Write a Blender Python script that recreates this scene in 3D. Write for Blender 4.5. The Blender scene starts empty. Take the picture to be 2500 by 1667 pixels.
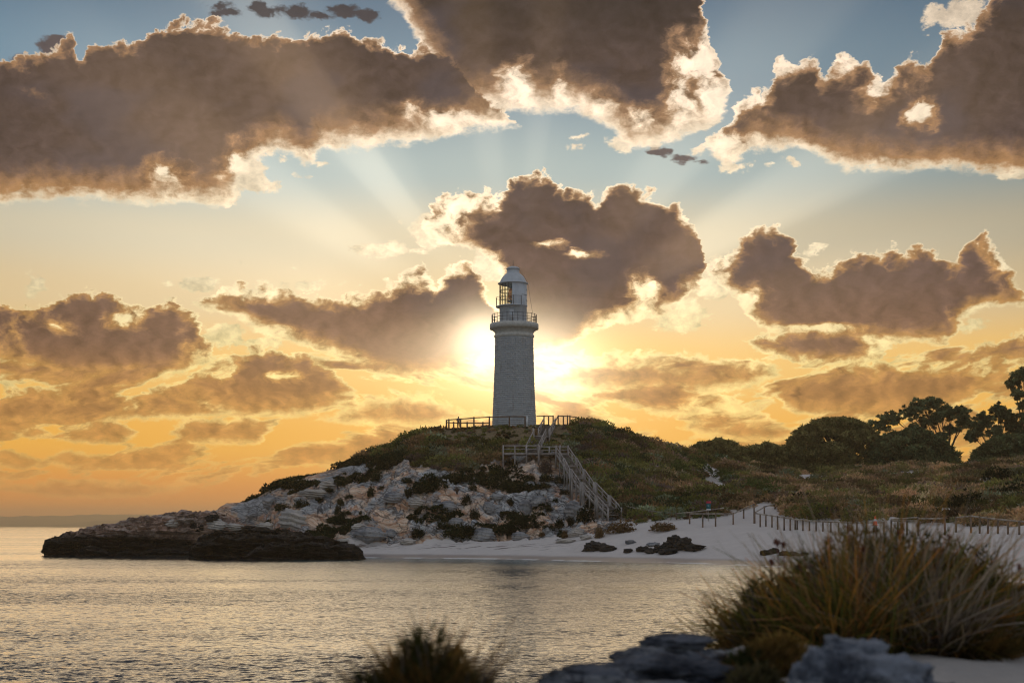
import bpy, bmesh, math, random
import numpy as np
from mathutils import Vector, Matrix, noise as mnoise

# ------------------------------------------------------------------ camera, sky, sun
scene = bpy.context.scene
R = math.radians
EYE = 4.0                       # camera height above the sea
F = 3266.0; CX = 1176.0; HY = 1207.0   # photo measure: focal length, centre column, horizon row

cam_data = bpy.data.cameras.new("camera")
cam_data.lens = 50.0; cam_data.sensor_width = 36.0
cam_data.shift_y = 0.18
cam_data.clip_start = 0.05; cam_data.clip_end = 60000
cam_data.dof.use_dof = True
cam_data.dof.focus_distance = 200.0
cam_data.dof.aperture_fstop = 2.8
cam = bpy.data.objects.new("camera", cam_data)
scene.collection.objects.link(cam)
cam.location = (0, 0, EYE); cam.rotation_euler = (R(90), 0, 0)
scene.camera = cam

scene.view_settings.view_transform = 'Standard'
scene.view_settings.look = 'None'
scene.view_settings.exposure = 0.0
scene.view_settings.gamma = 1.0
scene.cycles.use_denoising = True
scene.cycles.max_bounces = 6
scene.cycles.diffuse_bounces = 2
scene.cycles.glossy_bounces = 2
scene.cycles.transparent_max_bounces = 8
scene.cycles.volume_bounces = 0
scene.cycles.sample_clamp_indirect = 6.0
scene.cycles.pixel_filter_type = 'BLACKMAN_HARRIS'; scene.cycles.filter_width = 1.15

SUN_AZ = 0.2; SUN_EL = 7.4

def lin(c):
    return tuple((v/255/12.92 if v/255 <= .04045 else ((v/255+.055)/1.055)**2.4) for v in c)

# ---- a small wrapper so that node graphs can be written as arithmetic
class G:
    tree = None
    def __init__(s, sock): s.s = sock
    def __add__(a, b): return mth('ADD', a, b)
    def __radd__(a, b): return mth('ADD', b, a)
    def __sub__(a, b): return mth('SUBTRACT', a, b)
    def __rsub__(a, b): return mth('SUBTRACT', b, a)
    def __mul__(a, b): return mth('MULTIPLY', a, b)
    def __rmul__(a, b): return mth('MULTIPLY', b, a)
    def __truediv__(a, b): return mth('DIVIDE', a, b)
    def __rtruediv__(a, b): return mth('DIVIDE', b, a)
def node(t, **kw):
    n = G.tree.nodes.new(t)
    for k, v in kw.items(): setattr(n, k, v)
    return n
def plug(sock, v):
    if isinstance(v, G): G.tree.links.new(v.s, sock)
    elif isinstance(v, (tuple, list)):
        sock.default_value = tuple(v) + (1,) if len(sock.default_value) == 4 and len(v) == 3 else v
    else: sock.default_value = v
def mth(op, *a, clamp=False):
    n = node('ShaderNodeMath', operation=op, use_clamp=clamp)
    for i, v in enumerate(a): plug(n.inputs[i], v)
    return G(n.outputs[0])
def gmax(a, b): return mth('MAXIMUM', a, b)
def gmin(a, b): return mth('MINIMUM', a, b)
def gexp(a): return mth('EXPONENT', a)
def smooth(x, a, b, lo=0.0, hi=1.0):
    n = node('ShaderNodeMapRange', interpolation_type='SMOOTHSTEP')
    for i, v in enumerate((x, a, b, lo, hi)): plug(n.inputs[i], v)
    return G(n.outputs[0])
def lerp(x, a, b, lo=0.0, hi=1.0):
    n = node('ShaderNodeMapRange')
    for i, v in enumerate((x, a, b, lo, hi)): plug(n.inputs[i], v)
    return G(n.outputs[0])
def xyz(x, y, z):
    n = node('ShaderNodeCombineXYZ')
    for i, v in enumerate((x, y, z)): plug(n.inputs[i], v)
    return G(n.outputs[0])
def split(v):
    n = node('ShaderNodeSeparateXYZ'); plug(n.inputs[0], v)
    return G(n.outputs[0]), G(n.outputs[1]), G(n.outputs[2])
def vmath(op, *a):
    n = node('ShaderNodeVectorMath', operation=op)
    for i, v in enumerate(a): plug(n.inputs[i], v)
    return G(n.outputs['Value'] if op in ('DOT_PRODUCT', 'LENGTH', 'DISTANCE') else n.outputs[0])
def vscale(v, s):
    n = node('ShaderNodeVectorMath', operation='SCALE'); plug(n.inputs[0], v); plug(n.inputs['Scale'], s)
    return G(n.outputs[0])
def gnoise(vec, scale=1.0, detail=4, rough=0.5, dist=0.0, color=False, dim='3D'):
    n = node('ShaderNodeTexNoise', noise_dimensions=dim)
    plug(n.inputs['Vector'], vec); plug(n.inputs['Scale'], scale); plug(n.inputs['Detail'], detail)
    plug(n.inputs['Roughness'], rough); plug(n.inputs['Distortion'], dist)
    return G(n.outputs['Color' if color else 0])
def gvoro(vec, scale=1.0, detail=0, rough=.5, smo=None, dim='2D', feature='F1', out='Distance', rnd=1.0):
    n = node('ShaderNodeTexVoronoi', voronoi_dimensions=dim, feature='SMOOTH_F1' if smo else feature)
    plug(n.inputs['Vector'], vec); plug(n.inputs['Scale'], scale); plug(n.inputs['Randomness'], rnd)
    if 'Detail' in n.inputs and n.inputs['Detail'].enabled: plug(n.inputs['Detail'], detail); plug(n.inputs['Roughness'], rough)
    if smo: plug(n.inputs['Smoothness'], smo)
    return G(n.outputs[out])
def ramp(x, stops, interp='LINEAR'):
    n = node('ShaderNodeValToRGB'); cr = n.color_ramp; cr.interpolation = interp
    while len(cr.elements) < len(stops): cr.elements.new(0.5)
    for e, (p, c) in zip(cr.elements, stops): e.position = p
    for e, (p, c) in zip(cr.elements, stops): e.color = tuple(c) + (1,)
    plug(n.inputs[0], x)
    return G(n.outputs[0])
def mix(f, a, b, mode='MIX'):
    n = node('ShaderNodeMix', data_type='RGBA', blend_type=mode)
    plug(n.inputs[0], f); plug(n.inputs[6], a); plug(n.inputs[7], b)
    return G(n.outputs[2])
def fcurve(x, pts, vec=False):
    n = node('ShaderNodeFloatCurve'); m = n.mapping; c = m.curves[0]
    m.use_clip = False
    pts = sorted(pts)
    while len(c.points) < len(pts): c.points.new(0.5, 0.5)
    for p, (a, b) in zip(c.points, pts):
        p.location = (a, b); p.handle_type = 'VECTOR' if vec else 'AUTO_CLAMPED'
    m.update(); plug(n.inputs['Value'], x)
    return G(n.outputs[0])

# ---- sky: cloud banks laid out by bearing and elevation (degrees) around the horizon
AZ0, AZS, EL0, ELS = -26.0, 52.0, -3.0, 32.0
def bearing(x, y):
    a = math.atan((x-CX)/F); return math.degrees(a), math.degrees(math.atan((HY-y)/F*math.cos(a)))

CLOUDS = [  # (top outline, bottom outline, top hardness, bottom hardness, top amplitude)
 # great bank upper left
 ([(-120,150),(0,138),(60,128),(110,105),(160,92),(180,140),(205,104),(335,98),(362,62),(460,42),(520,52),(570,84),(640,82),(720,76),(800,66),(870,88),(950,106),(1050,100),(1100,180),(1190,262),(1250,330)],
  [(-120,462),(0,468),(120,464),(250,470),(400,466),(505,474),(545,430),(600,365),(650,350),(700,380),(730,345),(860,338),(1000,322),(1100,300),(1190,292),(1250,260)], 2.6, .80),
 # dark bank top centre
 ([(800,60),(870,10),(900,-20),(1000,-120),(1300,-160),(1580,-120),(1606,10),(1632,80),(1660,150),(1684,215),(1700,260)],
  [(800,20),(880,-2),(930,30),(960,80),(1050,215),(1100,262),(1170,258),(1300,256),(1400,292),(1470,345),(1600,305),(1660,262),(1684,215),(1700,200)], 2.0, .70),
 # bank upper right
 ([(1560,360),(1620,312),(1660,280),(1700,228),(1765,196),(1785,134),(1862,128),(1890,176),(1922,126),(1985,132),(2005,178),(2050,160),(2080,122),(2130,140),(2165,78),(2230,50),(2352,-60),(2500,-90)],
  [(1560,340),(1610,352),(1680,385),(1730,348),(1850,352),(1930,388),(2100,392),(2340,402),(2500,392)], 1.7, .85),
 # two-humped cloud over the lamp house
 ([(950,520),(985,470),(1035,432),(1100,440),(1150,438),(1178,410),(1232,394),(1275,418),(1300,438),(1345,438),(1380,462),(1402,430),(1450,420),(1500,448),(1562,470),(1590,505),(1625,600)],
  [(950,505),(1000,560),(1080,575),(1130,610),(1160,700),(1200,775),(1250,812),(1300,806),(1345,765),(1450,742),(1540,715),(1570,672),(1605,660),(1635,560)], 2.6, 1.6),
 # long bank left of the tower
 ([(430,710),(480,678),(560,650),(640,655),(720,668),(800,672),(890,655),(935,612),(965,600),(990,640),(1030,612),(1062,590),(1100,640),(1140,720),(1180,800)],
  [(430,700),(500,722),(560,740),(620,775),(700,795),(770,815),(830,840),(880,866),(980,872),(1060,852),(1140,832),(1180,790)], 1.8, 1.3),
 # low left bank
 ([(-120,700),(0,682),(50,700),(110,690),(180,662),(245,666),(290,690),(330,712),(385,688),(430,708),(475,760),(520,860)],
  [(-120,820),(0,836),(90,852),(180,872),(300,868),(420,862),(475,840),(520,820)], 2.4, 1.5),
 # right middle bank
 ([(1620,640),(1660,590),(1700,545),(1765,516),(1810,530),(1840,585),(1895,610),(1930,585),(2000,572),(2070,564),(2130,566),(2180,600),(2225,556),(2260,545),(2300,590),(2345,650),(2400,700)],
  [(1620,620),(1670,665),(1700,700),(1755,760),(1960,790),(2180,778),(2215,735),(2300,706),(2345,700),(2400,690)], 2.0, 1.5),
 ([(1440,720),(1480,690),(1530,668),(1570,640),(1600,660)],[(1440,715),(1490,735),(1540,715),(1600,650)], 2.0, 1.6),
 ([(540,820),(600,796),(650,800),(720,812),(745,850)],[(540,860),(600,882),(700,880),(745,850)], 1.8, 1.6),
 ([(1700,790),(1760,752),(1900,742),(2010,762),(2060,800)],[(1700,780),(1760,822),(1850,838),(1980,836),(2060,790)], 1.6, 1.8),
 # low veils, right
 ([(1180,900),(1240,862),(1330,820),(1440,806),(1600,812),(1700,820),(1780,840),(1820,880)],[(1180,880),(1300,902),(1500,912),(1680,905),(1820,860)], .9, 1.2),
 ([(1770,930),(1815,866),(1900,838),(2050,830),(2200,832),(2310,842),(2360,870)],[(1770,910),(1830,952),(1960,962),(2150,950),(2230,920),(2360,850)], 1.4, 1.6),
 ([(1380,925),(1430,905),(1560,902),(1700,912),(1740,950)],[(1380,915),(1450,938),(1560,955),(1680,950),(1740,930)], 1.5, 1.5),
 ([(1540,990),(1600,964),(1700,958),(1790,972),(1840,1000)],[(1540,980),(1640,1004),(1790,1010),(1840,985)], 1.5, 1.6),
 ([(2180,830),(2230,800),(2290,775),(2352,758),(2450,750)],[(2180,820),(2260,832),(2352,838),(2450,850)], 1.6, 1.6),
 # low veils, left
 ([(420,880),(480,850),(530,880),(545,830),(600,796),(650,800),(720,815),(790,870),(830,905)],[(420,870),(480,940),(560,962),(700,958),(780,930),(830,890)], 1.7, 1.4),
 ([(-120,920),(0,905),(80,885),(150,892),(220,905),(300,920),(370,880),(430,905),(520,925),(560,960)],[(-120,980),(0,985),(120,975),(260,968),(400,960),(560,950)], 1.7, 1.7),
 ([(-120,985),(0,975),(80,978),(130,1000)],[(-120,1000),(60,1004),(130,990)], 1.7, 1.7),
 ([(110,1010),(160,985),(215,965),(270,960),(300,975),(330,1005)],[(110,1000),(160,1018),(260,1022),(330,995)], 1.7, 1.8),
 ([(380,1000),(420,962),(500,950),(580,960),(620,995)],[(380,990),(440,1020),(560,1022),(620,985)], 1.5, 1.8),
 ([(700,975),(780,935),(860,905),(960,900),(1060,930),(1110,960)],[(700,965),(820,978),(960,984),(1110,950)], .9, 1.4),
 ([(-40,1060),(20,1030),(80,1050),(110,1075)],[(-40,1050),(50,1078),(110,1065)], 1.4, 1.6),
 ([(90,1070),(160,1035),(230,1040),(290,1055),(340,1030),(420,1036),(470,1065)],[(90,1055),(180,1080),(330,1082),(470,1055)], 1.4, 1.6),
 ([(-60,1130),(60,1110),(200,1100),(330,1112),(400,1130)],[(-60,1120),(150,1142),(330,1145),(400,1120)], 1.2, 1.5),
]
PUFFS = [  # small separate clouds: x, y, half width, half height, darkness
 (505,16,45,14,.9),(600,20,40,20,.9),(690,28,70,20,.9),(800,22,60,22,.7),(1335,312,34,16,.08),(1330,340,36,9,.08),(1425,330,44,24,.08),
 (1510,352,46,15,1.0),(1560,366,50,13,.9),(1600,378,36,10,.9),(1690,385,75,18,.05),(1600,352,40,16,.1),(1815,375,26,12,.05),(685,404,42,10,.06),(700,366,70,14,.02),(560,400,60,50,.02),(580,340,60,24,.02),
 (880,575,110,28,.0),(985,525,60,50,.0),(1130,600,60,48,.0),(905,512,18,10,0),(565,600,20,7,0),(670,607,28,8,0),(1070,745,36,30,0),
 (92,662,34,22,.1),(98,640,18,20,.1),(80,632,18,16,.1),(2200,30,110,34,.12),(2310,60,70,50,.8),(2135,85,18,8,.1),(1870,570,34,18,.05),(1640,640,60,60,.0),(1600,690,46,14,.0),
 (1560,720,80,50,.0),(2220,745,60,18,.2),(20,870,34,26,.1),(1430,962,110,16,.0),(1250,915,60,20,0),(1900,905,90,24,.2),(660,650,110,12,.1),(1500,640,60,40,.05),(520,30,60,16,.9),(650,24,70,18,.9),(735,34,50,16,.9),(830,30,66,22,.9),(120,118,50,34,.9),(60,160,60,30,.9),(20,225,40,22,.05),(1180,262,26,12,0),(600,430,50,26,.02),(520,440,40,34,.02),(2320,390,60,26,.05),(1500,300,80,40,.05),(1600,240,60,70,.05),(640,200,10,6,0),(455,650,90,26,.02),(720,655,120,16,.02),(520,770,70,36,.02),(620,790,90,20,.02),(880,860,80,16,.0),(1290,890,70,18,.0),(2060,870,90,8,.05)]

LIT = [  # places where the sun shines through a bank: x, y, half width, half height, strength
 (1200,185,42,55,1.0),(1290,190,26,50,.6),(1390,235,50,40,.5),(1560,200,44,120,1.1),(1620,150,60,90,1.2),(1480,262,50,30,.8),(1650,230,50,60,1.3),(1240,240,90,22,.9),
 (1800,160,46,34,.9),(1925,165,55,46,.8),(2010,215,60,40,1.0),(2085,190,60,46,.6),(2115,262,44,30,1.3),(1715,250,46,36,.7),(2180,100,60,30,.7),(1650,335,90,30,1.1),
 (385,392,54,34,1.1),(560,372,64,54,1.0),(1040,275,80,24,1.1),(960,255,46,24,.7),(700,345,60,18,.7),(80,215,30,14,.6),
 (1060,475,80,44,1.1),(1005,510,60,40,1.2),(1262,563,40,11,1.15),(1340,582,42,12,1.05),(1480,672,46,50,1.1),(1430,720,60,24,.9),(1585,500,34,40,.9),(1140,640,26,60,1.0),
 (560,672,110,18,.9),(950,640,50,26,.9),(1040,620,50,20,.8),(500,740,60,26,1.0),(640,765,60,16,.8),(290,732,46,26,1.2),(150,748,50,30,.7),(30,760,40,50,.7),(460,800,50,50,.8),
 (1672,600,26,60,1.0),(1850,575,26,20,1.0),(2300,600,50,50,1.0),(1715,690,60,40,1.1),(1880,752,110,12,1.2),(2240,720,60,24,.9),(2010,800,40,30,.9),(660,870,60,14,1.0),(1700,930,60,30,1.0),(1610,940,60,30,.7)]

W = bpy.data.worlds.new("World"); scene.world = W; W.use_nodes = True
nt = W.node_tree; nt.nodes.clear(); G.tree = nt
tc = node('ShaderNodeTexCoord')
dx, dy, dz = split(G(tc.outputs['Generated']))
deg = 180/math.pi
az = mth('ARCTAN2', dx, dy)*deg
el = mth('ARCSINE', mth('MINIMUM', mth('MAXIMUM', dz, -1.0), 1.0))*deg
elp = gmax(el, 0.0)
# flatter structure towards the horizon (perspective of a cloud deck)
P = xyz(az, el, 0.0)
Pf = xyz(az*0.75, elp*1.15 + 14.0*mth('LOGARITHM', elp+2.0, 2.718), 3.0)
w1 = vmath('SUBTRACT', gnoise(Pf, .16, 3, .5, color=True), (0.5, .5, .5))
w2 = vmath('SUBTRACT', gnoise(Pf, .75, 5, .62, color=True), (0.5, .5, .5))
w1x, w1y, _ = split(w1); w2x, w2y, _ = split(w2)
flat = smooth(el, 1.0, 11.0, .35, 1.0)
azw = az + w1x*1.0 + w2x*1.1
elw = el + (w1y*.5 + w2y*.8)*flat
tx = (azw - AZ0)/AZS
billow = gvoro(xyz(azw, elw*1.15, 0.0), 1.15, 4, .55, dim='2D')
fine = gnoise(xyz(az, el*1.35, 7.0), 2.6, 7, .66, dist=.35)
big = gnoise(xyz(az, el*1.5, 17.0), .30, 4, .55)
edge_n = (0.46 - billow)*.9 + (fine-.5)*.8
namp = smooth(el, .5, 8.0, .40, 1.0)
elT = elw - edge_n*namp*.56 - .20
elB = elw + ((fine-.5)*.9 + (0.46-billow)*.15 + (big-.5)*.7)*namp*.60 + .06
field = None; fieldb = None
for c in CLOUDS:
    top, bot, kt, kb = c[:4]
    def conv(l):
        out = []
        for x, y in l:
            a, e = bearing(x, y); out.append(((a-AZ0)/AZS, (e-EL0)/ELS))
        return out
    t = fcurve(tx, conv(top))*ELS + EL0
    b = fcurve(tx, conv(bot))*ELS + EL0
    dt = (t - elT)*kt
    db = (elB - b)*kb
    d = gmin(dt, db)
    field = d if field is None else gmax(field, d)
# loose stratocumulus low over the sea and dunes
sl = xyz(az*.42 + w2x*.5, el*1.55 + w2y*.7 + 2.0*mth('SINE', az*.21), 60.0)
low_f = (gnoise(sl, .62, 6, .58) - .465)*6.5*smooth(el, 8.2, 6.2)*smooth(el, .9, 2.4)
low_f = low_f - smooth(el, 6.4, 8.2)*4.0
field = gmax(field, low_f)
front = smooth(mth('ABSOLUTE', az), 23.5, 28.0, 1.0, 0.0)*smooth(el, 22.0, 26.0, 1.0, 0.0)
# small puffs
puff = None; pdark = None
for (x, y, rx, ry, dk) in PUFFS:
    a, e = bearing(x, y)
    sx, sy = rx/57.0, ry/57.0
    v = vmath('MULTIPLY', vmath('SUBTRACT', xyz(azw, elw, 0.0), (a, e, 0)), (1/sx, 1/sy, 0))
    d = (1.0 - vmath('LENGTH', v))*min(sx, sy)*1.6
    if dk > .3: pdark = d if pdark is None else gmax(pdark, d)
    else: puff = d if puff is None else gmax(puff, d)

gen = (gnoise(xyz(az*.5, elp*1.1, 40.0), .11, 6, .6) - .52)*9.0     # cloud field of the rest of the sky
field = field*front + gen*(1.0-front) - (1.0-front)*.1
f2 = field
p2 = puff + edge_n*namp*.55 + 0.03
# sun geometry
sd = (math.sin(R(SUN_AZ))*math.cos(R(SUN_EL)), math.cos(R(SUN_AZ))*math.cos(R(SUN_EL)), math.sin(R(SUN_EL)))
cosang = vmath('DOT_PRODUCT', G(tc.outputs['Generated']), sd)
ang = mth('ARCCOSINE', mth('MINIMUM', mth('MAXIMUM', cosang, -1.0), 1.0))*deg
theta = mth('ARCTAN2', az - SUN_AZ, el - SUN_EL)*deg      # 0 up, + right
def th(x): return (x+180)/360
rayc = fcurve(theta/360.0+.5, [(th(a), v) for a, v in [(-180,.15),(-120,.3),(-95,.5),(-84,.55),(-76,.72),(-68,.62),(-61,.9),(-55,.72),(-50,.5),(-46,.62),(-41,.95),(-37,.5),(-32,.25),(-25,.1),(-15,.12),(-8,.3),(-4,.15),(0,.1),(6,.25),(10,.1),(22,.05),(33,.15),(40,.4),(46,.42),(50,.2),(56,.3),(61,.75),(66,.78),(70,.25),(75,.3),(82,.5),(95,.45),(120,.3),(180,.15)]])
rays = rayc*smooth(ang, 3.5, 9.0)*gexp(mth('MULTIPLY', ang, -1/17.0))*smooth(ang, 27.0, 13.0)*smooth(el, 3.0, 10.0)
rays = rays*front

base = ramp(lerp(el, 0, 24), [(0.0, lin((214,138,80))), (.045, lin((242,152,58))), (.14, lin((252,184,68))), (.27, lin((240,190,100))), (.37, lin((216,190,144))),
        (.47, lin((198,188,162))), (.58, lin((146,170,176))), (.72, lin((100,134,156))), (.88, lin((66,100,128))), (1.0, lin((50,84,112)))], 'EASE')
sky_t = node('ShaderNodeTexSky', sky_type='NISHITA', sun_disc=False)
sky_t.sun_elevation = R(SUN_EL); sky_t.sun_rotation = R(SUN_AZ); sky_t.dust_density = 1.5; sky_t.air_density = 1.0
nish = vscale(G(sky_t.outputs[0]), 0.10)
back = smooth(ang, 28.0, 70.0)
base = vscale(base, 1.0 - smooth(az, 3.0, 20.0)*smooth(el, 6.0, 12.0)*smooth(el, 24.0, 16.0)*.30)
up = mix(back, base, vmath('ADD', vscale(nish, .8), (.13, .15, .19)))
side = smooth(az, -22.0, 22.0)
gl_e = el - 7.0
glow1 = gexp((az*az*.16 + gl_e*gl_e*.42)*-1.0)
glow2 = gexp(ang*(-1/4.2))
glow3 = gexp(ang*(-1/12.0))
sky = vmath('ADD', up, vscale((1.0, .72, .34), glow2*.62))
sky = vmath('ADD', sky, vscale((1.0, .86, .66), glow3*.10))
sky = vmath('ADD', sky, vscale((1.0, .86, .62), rays*.62))
# clouds
dark = ramp(lerp(el, 0, 24), [(0.0, lin((216,140,74))), (.10, lin((230,158,76))), (.20, lin((208,148,80))), (.31, lin((142,106,86))), (.42, lin((104,84,82))),
        (.55, lin((98,82,80))), (.72, lin((92,77,74))), (.86, lin((64,58,59))), (1.0, lin((48,48,53)))], 'EASE')
rim = ramp(lerp(el, 0, 24), [(0.0, lin((250,180,96))), (.12, lin((255,208,116))), (.26, lin((255,230,156))), (.42, lin((255,236,196))), (.7, lin((255,234,206))), (1.0, lin((246,222,196)))])
rimw = lerp(ang, 2.0, 22.0, .60, .24)
lit = None
for (x, y, rx, ry, k) in LIT:
    a, e = bearing(x, y)
    v = vmath('MULTIPLY', vmath('SUBTRACT', xyz(azw, elw, 0.0), (a, e, 0)), (57.0/rx, 57.0/ry, 0))
    d = (1.5 - vmath('LENGTH', v))*k
    lit = d if lit is None else gmax(lit, d)
lit = gmax(lit, 0.0)
holen = gnoise(xyz(azw, elw*1.2, 21.0), 1.1, 6, .62)
rimb = lerp(ang, 2.0, 24.0, 1.6, .86)*(.86 + (holen-.5)*1.1)
tox = SUN_AZ - az; toy = SUN_EL - el
inv = 1.0/gmax(mth('SQRT', tox*tox + toy*toy), .5)
holes = gnoise(xyz(azw + tox*inv*.30, (elw + toy*inv*.30)*1.2, 21.0), 1.1, 6, .62)
relief = (holen - holes)*smooth(f2, .1, .9)
hole = smooth(lit*.62 + (holen-.5)*1.9*smooth(lit, 0.0, .5), -.1, 1.15)
thick = gmin(f2, 1.5)*(1.0 - hole) + (fine-.5)*.22*smooth(f2, 0.0, .4)
tk = smooth(thick, .05, gmax(rimw*1.5, .1))
tan = ramp(lerp(el, 0, 24), [(0.0, lin((240,168,80))), (.25, lin((238,178,94))), (.5, lin((214,160,104))), (1.0, lin((190,150,120)))])
core = smooth(thick, .25, 1.45)
inner = vscale(dark, .98 - core*.40 + (big-.5)*.55 + (fine-.5)*.10 + (holen-.5)*.20 + relief*.9)
cool = smooth(gnoise(xyz(az, el*1.5, 77.0), .22, 3, .5), .50, .66)*smooth(el, 5.0, 12.0)
inner = mix(cool*.55, inner, lin((66, 65, 76)))
inner = vmath('ADD', inner, vscale((1.0, .64, .36), glow2*.50*smooth(el, 8.8, 6.6, .22, 1.0) + rays*.34 + glow3*.015))
inner = vmath('ADD', inner, vscale((1.0, .80, .45), glow1*.6))
tanc = vmath('ADD', vscale(tan, .66 + relief*1.6 + (holen-.5)*.5), vscale((1.0, .66, .30), glow2*.5))
ccol = mix(tk, vscale(rim, rimb), tanc)
ccol = mix(smooth(thick + (holen-.5)*.5, .16, 1.30), ccol, inner)
backc = mix(smooth(gen, 0.0, 2.0), (.78, .78, .80), (.42, .43, .47))
ccol = mix(back, ccol, backc)
alpha = smooth(f2, -.04, .24)
pcol = vscale(rim, rimb*(.86 + (fine-.5)*.7))
dalpha = smooth(pdark*2.2 + edge_n*.75 + .05, -.05, .42)*front
dcol = vscale(dark, 1.05 + (holen-.5)*.8)
palpha = smooth(p2, -.04, .22)*front
out = mix(palpha, sky, pcol)
out = mix(dalpha*.92, out, dcol)
out = mix(alpha*smooth(el, -.4, 1.0), out, ccol)
# hazy air low down swallows the cloud contrast
low = smooth(el, .2, 5.0, .50, 0.0)*front
out = mix(low, out, vmath('ADD', base, vscale((1.0, .72, .40), glow2*.8)))
g_az = az*(1/4.4); g_el = (el - 6.4)*(1/1.75)
veil = smooth(el, 9.6, 7.0)*gexp((g_az*g_az + g_el*g_el)*-1.0)
out = vmath('ADD', out, vscale((1.0, .80, .48), veil*.40))
hot = gexp(((az+1.25)*(az+1.25) + (el-7.55)*(el-7.55))*-1.0) + gexp(((az-1.9)*(az-1.9)*.6 + (el-6.1)*(el-6.1))*-.8)*.45
out = vmath('ADD', out, vscale((1.0, .88, .66), glow1*.42))
out = vmath('ADD', out, vscale((1.0, .84, .58), hot*(2.2 - tk*alpha*1.3)))
lower = smooth(el, -1.0, 0.0)
out = mix(lower, (.18, .17, .15), out)
bg = node('ShaderNodeBackground'); plug(bg.inputs[0], out); bg.inputs[1].default_value = 1.0
wo = node('ShaderNodeOutputWorld'); nt.links.new(bg.outputs[0], wo.inputs[0])
W.cycles.sampling_method = 'MANUAL'; W.cycles.sample_map_resolution = 512

sun_data = bpy.data.lights.new("sun", 'SUN'); sun_data.energy = .5; sun_data.angle = R(50); sun_data.color = (1.0, .74, .45)
sun = bpy.data.objects.new("sun", sun_data); scene.collection.objects.link(sun)
sun.rotation_euler = (Vector(sd)).to_track_quat('Z', 'Y').to_euler()

# ------------------------------------------------------------------ helpers
rng = np.random.default_rng(7)
random.seed(7)
COL = scene.collection

def hash3(i, j, k, seed=0):
    h = (i.astype(np.int64)*374761393 + j.astype(np.int64)*668265263 + k.astype(np.int64)*2147483647 + seed*974634777) & 0xffffffff
    h = ((h ^ (h >> 13))*1274126177) & 0xffffffff
    h = (h ^ (h >> 16)) & 0xffffffff
    return h/4294967295.0
def vnoise(x, y, z, seed=0):
    xi, yi, zi = np.floor(x), np.floor(y), np.floor(z)
    fx, fy, fz = x-xi, y-yi, z-zi
    ux, uy, uz = (f*f*f*(f*(f*6-15)+10) for f in (fx, fy, fz))
    def H(a, b, c): return hash3(xi+a, yi+b, zi+c, seed)
    x00 = H(0,0,0)*(1-ux)+H(1,0,0)*ux; x10 = H(0,1,0)*(1-ux)+H(1,1,0)*ux
    x01 = H(0,0,1)*(1-ux)+H(1,0,1)*ux; x11 = H(0,1,1)*(1-ux)+H(1,1,1)*ux
    return (x00*(1-uy)+x10*uy)*(1-uz) + (x01*(1-uy)+x11*uy)*uz
def fbm(x, y, z, oct=4, seed=0, gain=.5, ridged=False):
    x, y, z = np.broadcast_arrays(np.asarray(x, float), np.asarray(y, float), np.asarray(z, float))
    s = 0; a = 1; t = 0
    for o in range(oct):
        n = vnoise(x*2**o+o*13.7, y*2**o+o*7.1, z*2**o+o*3.3, seed+o)*2-1
        if ridged: n = 1-2*np.abs(n)
        s = s + n*a; t += a; a *= gain
    return s/t

def mesh_np(verts, faces, smooth=False):
    """faces: (n,k) int array, or list of such arrays"""
    me = bpy.data.meshes.new("mesh")
    if not isinstance(faces, list): faces = [faces]
    faces = [np.asarray(f) for f in faces if len(f)]
    me.vertices.add(len(verts)); me.vertices.foreach_set('co', np.asarray(verts, dtype=np.float32).ravel())
    nl = sum(f.size for f in faces); nf = sum(len(f) for f in faces)
    me.loops.add(nl); me.polygons.add(nf)
    me.loops.foreach_set('vertex_index', np.concatenate([f.ravel() for f in faces]).astype(np.int32))
    tot = np.concatenate([np.full(len(f), f.shape[1]) for f in faces]).astype(np.int32)
    st = np.concatenate([[0], np.cumsum(tot)[:-1]]).astype(np.int32)
    me.polygons.foreach_set('loop_start', st)
    if smooth: me.polygons.foreach_set('use_smooth', np.ones(nf, dtype=bool))
    me.update(calc_edges=True)
    return me
def attr(me, name, vals):
    vals = np.asarray(vals, dtype=np.float32)
    if vals.ndim == 1:
        a = me.attributes.new(name, 'FLOAT', 'POINT'); a.data.foreach_set('value', vals)
    else:
        if vals.shape[1] == 3: vals = np.concatenate([vals, np.ones((len(vals), 1), np.float32)], 1)
        a = me.attributes.new(name, 'FLOAT_COLOR', 'POINT'); a.data.foreach_set('color', vals.ravel())
def link(name, me, mat=None, parent=None, label=None, cat=None, group=None, kind=None, loc=None):
    o = bpy.data.objects.new(name, me); me.name = name
    if mat is not None and not me.materials: me.materials.append(mat)
    COL.objects.link(o)
    if parent is not None: o.parent = parent
    tag(o, label, cat, group, kind)
    if loc is not None: o.location = loc
    return o
def tag(o, label=None, cat=None, group=None, kind=None):
    for k, v in (('label', label), ('category', cat), ('group', group), ('kind', kind)):
        if v: o[k] = v
    return o
def thing(name, label, cat, loc=(0,0,0), group=None, rz=0):
    o = bpy.data.objects.new(name, None); COL.objects.link(o); o.empty_display_size = .3
    o.location = loc; o.rotation_euler = (0, 0, rz)
    return tag(o, label, cat, group)

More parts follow.
